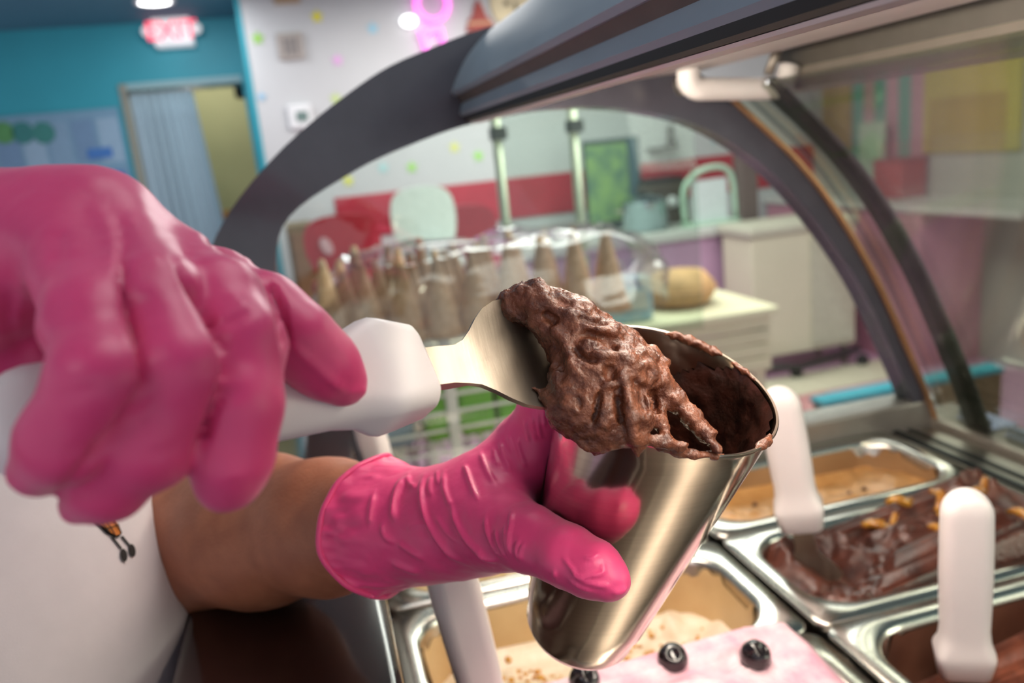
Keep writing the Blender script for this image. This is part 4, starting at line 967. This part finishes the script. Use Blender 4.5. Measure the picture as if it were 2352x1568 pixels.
q = at_y(1100, 38, YW-.02); rs = empty('red_cone_sign', tuple(q), 'red brown cone shaped sign standing above the arch frame', 'sign')
flat('cone', prism_bm([(-.09, -.085), (.095, -.085), (.07, -.02), (.045, .0), (.03, .05), (0, .105), (-.025, .06), (-.04, .01), (-.065, -.01)], .03), (q[0], YW-.018, q[2]), mat('brick_red', '#94372f', .6, var=.15, scale=30), rs)
flat('band', prism_bm([(-.08, -.05), (.085, -.05), (.075, -.03), (-.07, -.03)], .036), (q[0], YW-.018, q[2]), mat('tan_band', '#b98a6a', .6), rs)
q = at_y(1185, 5, YW-.02); ck = empty('round_sign', tuple(q), 'round cream sign with dark marks partly behind the roof beam', 'sign')
flat('disc', disc_bm(.17, .03, 32), (q[0], YW-.018, q[2]), mat('cream_disc', '#cdbf9c', .6, var=.08, scale=20), ck)
for dx, dz, w, h in ((-.02, -.05, .02, .05), (.05, -.06, .015, .04), (-.08, -.02, .03, .03)): box('mark', (q[0]+dx, YW-.038, q[2]+dz), (q[0]+dx+w, YW-.033, q[2]+dz+h), mat('dark_mark', '#5c5140', .6), ck)
# ---- counter with white top, 4.4 m away
YC = 4.4; a = at_y(1250, 575, YC); b = at_y(1700, 500, YC); zt = .87
ct = empty('back_counter', (a[0], YC, 0), 'mauve fronted counter with white top along the back wall', 'counter')
MAUVE = mat('mauve_laminate', '#bd94b4', .5, var=.03, scale=4)
box('body', (.9, YC, 0), (b[0], YC+.6, zt-.06), MAUVE, ct); box('countertop', (.87, YC-.03, zt-.06), (b[0]+.02, YC+.62, zt), mat('counter_white', '#c5c6c2', .4), ct, .008)
def on_counter(name, lab, cat, Y=YC+.25): return empty(name, (0, Y, zt), lab, cat)
# green framed picture
x0, x1, z0, z1 = span(1338, 325, 1462, 440, YC+.45); pc = empty('framed_plant_picture', (x0, YC+.45, zt), 'dark framed leafy green picture standing on the back counter', 'picture')
box('frame', (x0, YC+.45, zt), (x1+.04, YC+.48, z1), mat('dark_frame', '#39474a', .5), pc, .006)
box('leafy_print', (x0+.01, YC+.443, zt+.06), (x1-.05, YC+.451, z1-.03), mat('leaf_print', '#7f9f62', .6, vcol2='#557560', scale=11), pc)
box('side_panel', (x1-.04, YC+.445, zt+.05), (x1+.02, YC+.451, z1-.01), mat('slate_blue', '#3c5864', .4), pc)
# steel pot and dark machine
pt = on_counter('steel_pot', 'shiny steel pot with lid on the back counter', 'pot'); q = at_y(1490, 520, YC+.15)
bm = lathe_bm([(0, 0), (.12, 0), (.135, .01), (.14, .17), (.146, .175), (.136, .178), (.11, .2), (.05, .215), (0, .22)], 32); bmesh.ops.translate(bm, verts=bm.verts, vec=(q[0], YC+.2, zt)); bmobj('body', bm, mat('pot_steel', '#9fb2b8', .15, metal=1), pt, True)
bm = lathe_bm([(0, 0), (.018, 0), (.022, .02), (0, .03)], 12); bmesh.ops.translate(bm, verts=bm.verts, vec=(q[0], YC+.2, zt+.218)); bmobj('knob', bm, BLACKR, pt, True)
for sx in (-1, 1): tube('handle', [(q[0]+sx*.138, YC+.17, zt+.13), (q[0]+sx*.175, YC+.18, zt+.135), (q[0]+sx*.175, YC+.22, zt+.135), (q[0]+sx*.138, YC+.23, zt+.13)], .008, STEELD, pt)
q = at_y(1545, 500, YC+.3); mc = empty('dark_machine', (q[0], YC+.3, zt), 'squat dark brown kitchen machine behind the steel pot', 'appliance')
box('body', (q[0]-.17, YC+.36, zt), (q[0]+.15, YC+.56, zt+.26), mat('machine_brown', '#4a4038', .4), mc, .02); box('lid', (q[0]-.15, YC+.37, zt+.26), (q[0]+.13, YC+.55, zt+.29), BLACKR, mc, .008)
flat('dial', disc_bm(.035, .02), (q[0]+.03, YC+.355, zt+.14), mat('dial_white', '#dfe3e6', .3), mc)
# mint arched sign
x0, x1, z0, z1 = span(1568, 395, 1700, 512, YC+.1); mg = empty('mint_arch_sign', (x0, YC+.1, zt), 'mint green arched stand holding a white card on the back counter', 'sign')
MINT = mat('mint_plastic', '#a6c2ae', .5)
tube('arch', [tuple(p) for p in catmull([(x0, YC+.1, zt+.02), (x0+.005, YC+.1, z1-.1), ((x0+x1)/2-.05, YC+.1, z1), (x1-.06, YC+.1, z1-.03), (x1-.02, YC+.1, zt+.02)], 6)], .018, MINT, mg, 10)
box('card', (x0+.05, YC+.095, zt), (x1-.08, YC+.105, z1-.06), mat('card_white', '#c9d2d4', .6), mg, .003); box('foot', (x0-.02, YC+.05, zt), (x1, YC+.15, zt+.02), MINT, mg, .005)
# bird-like hook on the wall above the band
q = at_y(1535, 325, YW-.06); hk = empty('wall_hook_shelf', tuple(q), 'small black shelf with a dark ornament on the white wall above the red band', 'shelf')
box('board', (q[0]-.14, YW-.12, q[2]-.05), (q[0]+.05, YW, q[2]-.03), BLACKR, hk, .004)
bm = lathe_bm([(0, 0), (.03, 0), (.035, .03), (.02, .07), (.03, .1), (.012, .14), (0, .145)], 14); bmesh.ops.translate(bm, verts=bm.verts, vec=(q[0]+.02, YW-.06, q[2]-.03)); bmobj('ornament', bm, BLACKR, hk, True)
# dark post and grey panel
x0, x1, z0, z1 = span(1718, 360, 1760, 512, 4.25); ps = box('brown_post', (b[0]+.03, 4.42, 0), (b[0]+.14, 4.52, z1+.1), mat('post_brown', '#5b4a48', .5), None, .006); tag(ps, 'dark brown square post beside the cream cabinet', 'post')
# cream cabinet on castors
YF = 4.0; x0 = at_y(1725, 520, YF)[0]; x1 = at_y(1965, 700, YF)[0]; z1 = at_y(1725, 522, YF)[2]
fc = empty('cream_cabinet', (x0, YF, 0), 'tall cream cabinet with a dark foot rail seen through the end glass', 'cabinet')
CREAM = mat('cream_laminate', '#cfc7b0', .5, var=.03, scale=3)
box('body', (x0, YF, .13), (x1, YF+.33, z1-.06), CREAM, fc, .01); box('lid', (x0-.02, YF-.02, z1-.06), (x1+.02, YF+.35, z1), mat('lid_grey', '#bdb9a8', .4), fc, .015)
box('door_panel', (x0+.36, YF-.012, .16), (x1-.02, YF+.005, z1-.1), mat('cream_dark', '#b9b5a2', .5), fc, .004)
tube('foot_rail', [(x0-.02, YF-.03, .10), (x0+.22, YF-.10, .075), (x1, YF-.03, .10)], .018, BLACKR, fc)
for xx in (x0+.22, x1): 
    bm = lathe_bm([(0, -.02), (.03, -.02), (.038, 0), (.03, .02), (0, .02)], 14); flat('castor', bm, (xx, YF-.06, .04), BLACKR, fc)
for xx in (x0+.03, x1-.06):
    for yy in (YF+.03, YF+.28): box('leg', (xx, yy, 0), (xx+.03, yy+.03, .14), STEELD, fc)
lt_ = box('cabinet_mat', (x0-.1, YF-.35, 0), (x1+.15, YF-.02, .012), CREAM, None, .004); tag(lt_, 'cream mat on the pink floor in front of the cream cabinet', 'mat')
q = at_z(1840, 905, 0); rm = box('red_mat', (q[0]-.42, q[1]-.5, 0), (q[0]+.12, q[1]+.25, .008), mat('brick_mat', '#b77f80', .8, var=.1, scale=60), None, .003); tag(rm, 'dusty red floor mat behind the end glass', 'mat')
# plank fronted cream table
YB = 2.7; x1 = at_y(1780, 720, YB)[0]; zt2 = at_y(1700, 712, YB)[2]; zb2 = at_y(1760, 850, YB)[2]
tb_ = empty('cream_table', (.5, YB, 0), 'pale cream table with plank front seen through the end glass', 'table')
PLK = mat('pale_plank', '#d8d0b0', .5, var=.05, scale=5, stretch=(1, 1, 8))
box('table_top', (.12, YB-.03, zt2-.03), (x1, YB+.75, zt2), PLK, tb_, .006)
k = 0
for i in range(4):
    h_ = (zt2-.03-zb2)/4; box('plank', (.14, YB, zb2+i*h_+.003), (x1-.02, YB+.02, zb2+(i+1)*h_-.003), PLK, tb_, .003)
for xx in (.16, x1-.08):
    for yy in (YB+.03, YB+.68): box('leg', (xx, yy, 0), (xx+.05, yy+.05, zt2-.03), PLK, tb_, .004)
q = at_y(1572, 655, YB+.2); bs = empty('wicker_basket', (q[0], YB+.25, zt2), 'round tan basket on the cream table', 'basket')
bm = lathe_bm([(0, 0), (.10, 0), (.13, .03), (.15, .07), (.145, .075), (.125, .035), (0, .01)], 28); bmesh.ops.translate(bm, verts=bm.verts, vec=(q[0], YB+.25, zt2)); bmobj('bowl', bm, mat('wicker', '#b88a5e', .7, var=.15, scale=60), bs, True)
bm = lathe_bm([(.139, .062), (.139, .09), (.10, .135), (0, .15)], 28); bmesh.ops.translate(bm, verts=bm.verts, vec=(q[0], YB+.25, zt2)); bmobj('bread', bm, mat('crust', '#c99a6a', .7, var=.12, scale=25), bs, True)
q = at_y(1442, 670, YB+.1); pb = empty('patterned_box', (q[0], YB+.1, zt2), 'small white and blue patterned packet on the cream table', 'packet')
box('packet', (q[0]-.085, YB+.06, zt2), (q[0]+.085, YB+.16, zt2+.17), mat('blue_pattern', '#c5ccd0', .5, vcol2='#7fb0cc', scale=30), pb, .015, 3); box('label_band', (q[0]-.06, YB+.054, zt2+.05), (q[0]+.06, YB+.061, zt2+.12), mat('label_pale', '#dad6cc', .5), pb)
# ---- glass screen with two posts
YG = 2.55; gs = empty('glass_screen', (.9, YG, 0), 'clear upright glass screen held by two pale metal posts', 'glass screen')
PG = mat('post_green_grey', '#a9b39a', .35, metal=.5)
pa, pb_ = at_y(1150, 400, YG), at_y(1325, 400, YG); pt_ = at_y(1150, 268, YG)[2]
for p in (pa, pb_): tube('post', [(p[0], YG, 0), (p[0], YG, pt_+.04)], .016, PG, gs, 12); bm = disc_bm(.06, .014); bmesh.ops.translate(bm, verts=bm.verts, vec=(p[0], YG, .007)); bmobj('foot', bm, PG, gs)
for p in (pa, pb_): box('clamp', (p[0]-.02, YG-.022, pt_-.07), (p[0]+.03, YG+.022, pt_-.03), mat('clamp_dark', '#4c5650', .4), gs, .004)
box('pane', (pa[0]+.012, YG-.003, .75), (pb_[0]-.012, YG+.003, pt_+.02), glass_mat('screen_glass', '#eef4f0', .0), gs)
box('pane', (pb_[0]+.012, YG-.003, .75), (pb_[0]+.42, YG+.003, pt_+.02), glass_mat('screen_glass', '#eef4f0', .0), gs)
# ---- stools / seats behind the glass
def stool(name, lab, px_, pyt, pyb, Y, w, c_, oval=None):
    q = at_y(px_, pyb, Y); zt_ = at_y(px_, pyt, Y)[2]; m_ = mat('seat'+c_, c_, .35)
    r = empty(name, (q[0], Y, 0), lab, 'stool', 'bar stools behind the glass')
    zs = max(.62, q[2])
    bm = prism_bm([tuple(p) for p in catmull([(-w*.35, 0), (-w*.5, (zt_-zs)*.5), (-w*.42, (zt_-zs)*.9), (0, zt_-zs), (w*.42, (zt_-zs)*.9), (w*.5, (zt_-zs)*.5), (w*.35, 0)], 4)], .04)
    flat('backrest', bm, (q[0], Y, zs), m_, r)
    bm = disc_bm(w*.48, .06, 24); bmesh.ops.translate(bm, verts=bm.verts, vec=(q[0], Y-.15, zs)); bmobj('seat', bm, m_, r, True)
    for sx in (-1, 1):
        for sy in (-1, 1): tube('leg', [(q[0]+sx*.1, Y-.15+sy*.1, zs-.02), (q[0]+sx*.17, Y-.15+sy*.17, 0)], .011, STEELD, r)
    if oval:
        bm = disc_bm(.035, .01); bmesh.ops.scale(bm, vec=(.7, 1.2, 1), verts=bm.verts); flat('cutout_patch', bm, (q[0]-w*.22, Y-.024, zs+(zt_-zs)*.55), mat('pale_patch', '#cfa9ae', .5), r, .4)
stool('bar_stool', 'red bar stool with a pale oval patch left of the plastic cover', 800, 490, 640, 3.75, .34, '#a51c2e', True)
stool('bar_stool', 'white bar stool with rounded back behind the plastic cover', 985, 425, 600, 3.8, .30, '#cfdcd6')
stool('bar_stool', 'crimson bar stool against the red band near the glass post', 1075, 470, 600, 4.15, .34, '#8f2030')
# ---- brown side cupboard and black bin left of the arch
q0, q1 = at_y(655, 520, 4.6), at_y(722, 700, 4.6); cb = empty('brown_cupboard', (q0[0], 4.6, 0), 'brown wooden cupboard seen at the left edge of the end glass', 'cupboard')
box('carcass', (q0[0], 4.6, 0), (q1[0]+.05, 5.0, q0[2]), WOODB, cb, .006); box('door', (q0[0]+.02, 4.585, .08), (q1[0]+.03, 4.6, q0[2]-.04), mat('brown_door', '#7d5a3c', .5, var=.1), cb, .004); tube('knob', [(q1[0], 4.585, .6), (q1[0], 4.56, .6)], .012, STEELD, cb)
q0, q1 = at_y(606, 530, 4.9), at_y(640, 640, 4.9); bb = empty('black_bin', (q0[0], 4.9, 0), 'black bin at the end of the white wall, half behind the arch', 'bin')
box('body', (q0[0]-.02, 4.75, 0), (q1[0], 5.0, q0[2]-.05), BLACKR, bb, .02); box('lid', (q0[0]-.03, 4.74, q0[2]-.05), (q1[0]+.01, 5.01, q0[2]), BLACKR, bb, .015)
# ---- wire rack with green packs and clear cover of cones just beyond the case
YR = 1.55; WIRE = mat('white_wire', '#d5d2c4', .4)
rx0, rx1 = at_y(690, 850, YR)[0], at_y(1290, 900, YR)[0]
rk = empty('wire_rack', ((rx0+rx1)/2, YR, 0), 'white wire rack just beyond the end glass', 'rack')
zs = [.52, at_y(1040, 1035, YR)[2], at_y(1040, 790, YR)[2]]
for xx in (rx0, at_y(1040, 950, YR)[0], rx1):
    for yy in (YR, YR+.42): box('post', (xx-.011, yy-.011, 0), (xx+.011, yy+.011, zs[2]+.01), WIRE, rk, .003)
for z in zs:
    for i in range(9): tube('wire', [(rx0, YR+.42*i/8, z), (rx1, YR+.42*i/8, z)], .004, WIRE, rk, 6)
    for i in range(7): tube('wire', [(rx0+(rx1-rx0)*i/6, YR, z-.005), (rx0+(rx1-rx0)*i/6, YR+.42, z-.005)], .004, WIRE, rk, 6)
for py_ in (905, 945, 985): 
    z = at_y(1040, py_, YR)[2]; tube('wire', [(rx0, YR, z), (rx1, YR, z)], .0045, WIRE, rk, 6)
GRN = mat('green_pack', '#69ae35', .4, var=.12, scale=14); 
gz = zs[1]+.005; gt = at_y(1040, 875, YR+.1)[2]
gx = [at_y(p, 950, YR+.06)[0] for p in (968, 1050, 1140, 1225, 1290)]
for i in range(4):
    bm = box_bm((gx[i]+.004, YR+.05, gz), (gx[i+1]-.004, YR+.30, gt), .012, 2); box_bm((gx[i]+.012, YR+.06, gt-.002), (gx[i+1]-.012, YR+.29, gt+.012), .004, 1, bm)
    tag(bmobj('green_pack', bm, GRN), ['leftmost green pack on the wire rack', 'green pack right of the wire rack post', 'green pack third from the left on the wire rack', 'rightmost green pack on the wire rack, behind the gloved hand'][i], 'pack', 'green packs on the wire rack')
for i, (c_, pa_, lab) in enumerate((('#c9b944', (1100, 1132), 'small yellow carton above the green packs'), ('#c9635a', (1135, 1165), 'small red carton above the green packs'), ('#6f74b5', (1168, 1195), 'small blue carton above the green packs'))):
    a_, b_ = at_y(pa_[0], 880, YR+.12)[0], at_y(pa_[1], 880, YR+.12)[0]
    bm = box_bm((a_, YR+.10, gt+.012), (b_, YR+.2, gt+.075), .005, 1); box_bm((a_+.004, YR+.11, gt+.074), (b_-.004, YR+.19, gt+.08), .002, 1, bm); tag(bmobj('small_carton', bm, mat('cart'+c_, c_, .5)), lab, 'box', 'small cartons above the green packs')
q = at_y(690, 1010, YR+.1); bt = empty('blue_tub', (q[0], YR+.1, zs[1]), 'blue grey plastic tub on the wire rack left of the green packs', 'tub')
tx0, tx1 = at_y(860, 1000, YR+.06)[0], at_y(955, 1000, YR+.06)[0]
box('tub', (tx0, YR+.05, gz), (tx1, YR+.30, gz+.16), mat('tub_blue', '#7f98a3', .3), bt, .015, 3); box('lid', (tx0-.006, YR+.044, gz+.16), (tx1+.006, YR+.306, gz+.178), mat('tub_lid', '#5c7686', .25), bt, .006)
# waffle cones standing on the rack top
WAF = mat('waffle', '#e0b88e', .6, vcol2='#c49a6c', scale=70, bump=.4, bscale=180)
bm = lathe_bm([(0, 0), (.006, 0), (.036, .150), (.041, .165), (.044, .172), (.041, .172), (.036, .160), (.004, .01)], 16); bmesh.ops.rotate(bm, verts=bm.verts, matrix=Matrix.Rotation(math.pi, 3, 'X')); bmesh.ops.translate(bm, verts=bm.verts, vec=(0, 0, .172))
wme = bpy.data.meshes.new('waffle_cone'); bm.to_mesh(wme); bm.free(); wme.materials.append(WAF); wme.polygons.foreach_set('use_smooth', [True]*len(wme.polygons))
wz = zs[2]+.004; k = 0
wl_ = ['left', 'second', 'third', 'fourth', 'fifth', 'sixth', 'seventh', 'eighth', 'ninth', 'tenth', 'eleventh']
for r in range(3):
    for i in range(9):
        o = bpy.data.objects.new('waffle_cone', wme); COL.objects.link(o)
        o.location = (at_y(765, 760, YR+.12)[0]+i*.074+(r % 2)*.035, YR+.08+r*.11, wz); o.rotation_euler = (0, 0, random.random()*6)
        o.scale = (1, 1, random.uniform(.9, 1.12))
        tag(o, ('leftmost' if i == 0 else 'rightmost' if i == 8 else wl_[i]+' from the left')+' upturned waffle cone in the '+('front' if r == 0 else 'middle' if r == 1 else 'back')+' row under the clear cover', 'waffle cone', 'waffle cones under the clear cover')
# clear crumpled plastic cover
cx, cy_ = (at_y(700, 700, YR+.2)[0]+at_y(1500, 650, YR+.2)[0])/2, YR+.21
hw = (at_y(1500, 650, YR+.2)[0]-at_y(700, 700, YR+.2)[0])/2; top = at_y(1150, 545, YR+.2)[2]-wz
nu, nv = 56, 20; V = []; F = []
for j in range(nv+1):
    ph = j/nv*math.pi/2
    for i in range(nu):
        a_ = 2*math.pi*i/nu; c_, s_ = math.cos(a_), math.sin(a_)
        rx = hw*np.sign(c_)*abs(c_)**.6; ry = .235*np.sign(s_)*abs(s_)**.6
        k_ = math.cos(ph)**.35; x_, y_, z_ = rx*k_, ry*k_, top*math.sin(ph)**.8
        n_ = float(fbm(np.array([[x_*14, y_*14, z_*16]]), 3, 61)[0])*.016*min(1, j/3)
        V.append((cx+x_*(1+n_*2), cy_+y_*(1+n_*2), wz+z_+n_))
for j in range(nv):
    for i in range(nu): a_ = j*nu+i; b_ = j*nu+(i+1) % nu; F.append((a_, b_, b_+nu, a_+nu))
F.append(tuple(nv*nu+i for i in range(nu)))
cov = pydata('plastic_cover', V, F, glass_mat('clear_plastic', '#f4f2f5', .3, .06), None, True); tag(cov, 'crumpled clear plastic cover over the waffle cones', 'cover')
# ---- low teal bench
a_, b_ = at_y(1888, 915, 1.9), at_y(2110, 880, 1.9); bn = empty('teal_bench', (a_[0], 1.9, 0), 'low brown bench with a teal edge beyond the end glass', 'bench')
zb_ = b_[2]
box('seat', (a_[0], 1.9, zb_-.018), (b_[0]+.3, 1.96, zb_), TEAL, bn, .005); box('front_board', (a_[0]+.01, 1.91, zb_-.16), (b_[0]+.3, 1.94, zb_-.018), WOODB, bn, .003)
for xx in (a_[0]+.03, b_[0]+.2):
    for yy in (1.945,): box('leg', (xx, yy, 0), (xx+.05, yy+.04, zb_-.03), WOODB, bn)
# ---- right wall: yellow board, striped panel, shelf, counter
XR = 3.6
def rspan(x0, y0, x1, y1): p, q = at_x(x0, y0, XR-.01), at_x(x1, y1, XR-.01); return min(p[1], q[1]), max(p[1], q[1]), min(p[2], q[2]), max(p[2], q[2])
y0, y1, z0, z1 = rspan(2128, 130, 2345, 345); yb = empty('yellow_board', (XR, y0, z0), 'large yellow board on the right wall behind the curved glass', 'board')
box('board', (XR-.03, y0, z0), (XR, y1, z1), mat('yellow_paint', '#b3a34a', .5, var=.06, scale=3), yb, .006); box('lower_sheet', (XR-.034, y0+.08, z0+.02), (XR-.029, y1-.05, z0+(z1-z0)*.55), mat('ochre_sheet', '#a08a35', .5, var=.06, scale=4), yb)
y0, y1, z0, z1 = rspan(1962, 140, 2122, 555); z0 = max(z0, at_x(2070, 412, XR-.08)[2]-.09); sp_ = empty('striped_panel', (XR, y0, z0), 'pink and green vertically striped panel on the right wall', 'panel')
n = 6
for i in range(n): 
    a_ = y0+(y1-y0)*i/n; box('stripe', (XR-.024, a_, z0+(.25 if i in (3, 4) else 0)), (XR-.004, a_+(y1-y0)/n, z1), mat('stripe_pink', '#b58a93', .5) if i % 2 == 0 else mat('stripe_green', '#4b9683', .5), sp_)
y0, y1, z0, z1 = rspan(1890, 180, 1955, 345); yc = box('ochre_poster', (XR-.02, y0, z0), (XR, y1, z1), mat('ochre', '#a68f49', .5, vcol2='#8d7a3b', scale=6), None, .004); tag(yc, 'ochre poster beside the striped panel on the right wall', 'poster')
q = at_x(2070, 412, XR-.08); rb = empty('red_box', tuple(q), 'small red box on the white ledge under the striped panel', 'box')
box('carton', (XR-.2, q[1]-.14, q[2]-.1), (XR-.02, q[1]+.1, q[2]+.11), mat('box_red', '#a8453c', .5), rb, .008); box('lid', (XR-.205, q[1]-.145, q[2]+.11), (XR-.015, q[1]+.105, q[2]+.13), mat('box_red_dark', '#8c3a34', .5), rb, .004)
q2 = at_x(2012, 355, XR-.08); gb = box('mint_card', (XR-.12, q2[1]-.11, q[2]-.1), (XR-.09, q2[1]+.12, q2[2]+.2), mat('mint_card', '#a9c1aa', .5), None, .006); tag(gb, 'pale mint card on the white ledge beside the striped panel', 'card')
wc = empty('pink_counter', (3.0, q[1], 0), 'pink fronted counter with a white ledge along the right wall', 'counter')
box('ledge', (XR-.42, q[1]-1.2, q[2]-.14), (XR-.001, q[1]+1.0, q[2]-.1), mat('counter_white', '#c5c6c2', .4), wc, .006); box('front', (XR-.40, q[1]-.55, 0), (XR-.001, q[1]+.98, q[2]-.14), mat('pink_front', '#b97f92', .5), wc)
# ---- reflected light on the front sill, put in as pale blue strips
for i, (dy, lab) in enumerate(((0, 'nearer pale blue strip standing in for reflected light on the front sill of the case'), (.08, 'farther pale blue strip standing in for reflected light on the front sill of the case'))):
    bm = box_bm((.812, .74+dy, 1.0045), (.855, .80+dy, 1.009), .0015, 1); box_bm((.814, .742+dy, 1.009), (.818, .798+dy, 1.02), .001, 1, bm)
    tag(bmobj('sill_reflection', bm, mat('reflection_blue', '#cfd8ff', .15, emit='#c5d2ff', estr=.0)), lab, 'strip', 'reflected light strips on the front sill')
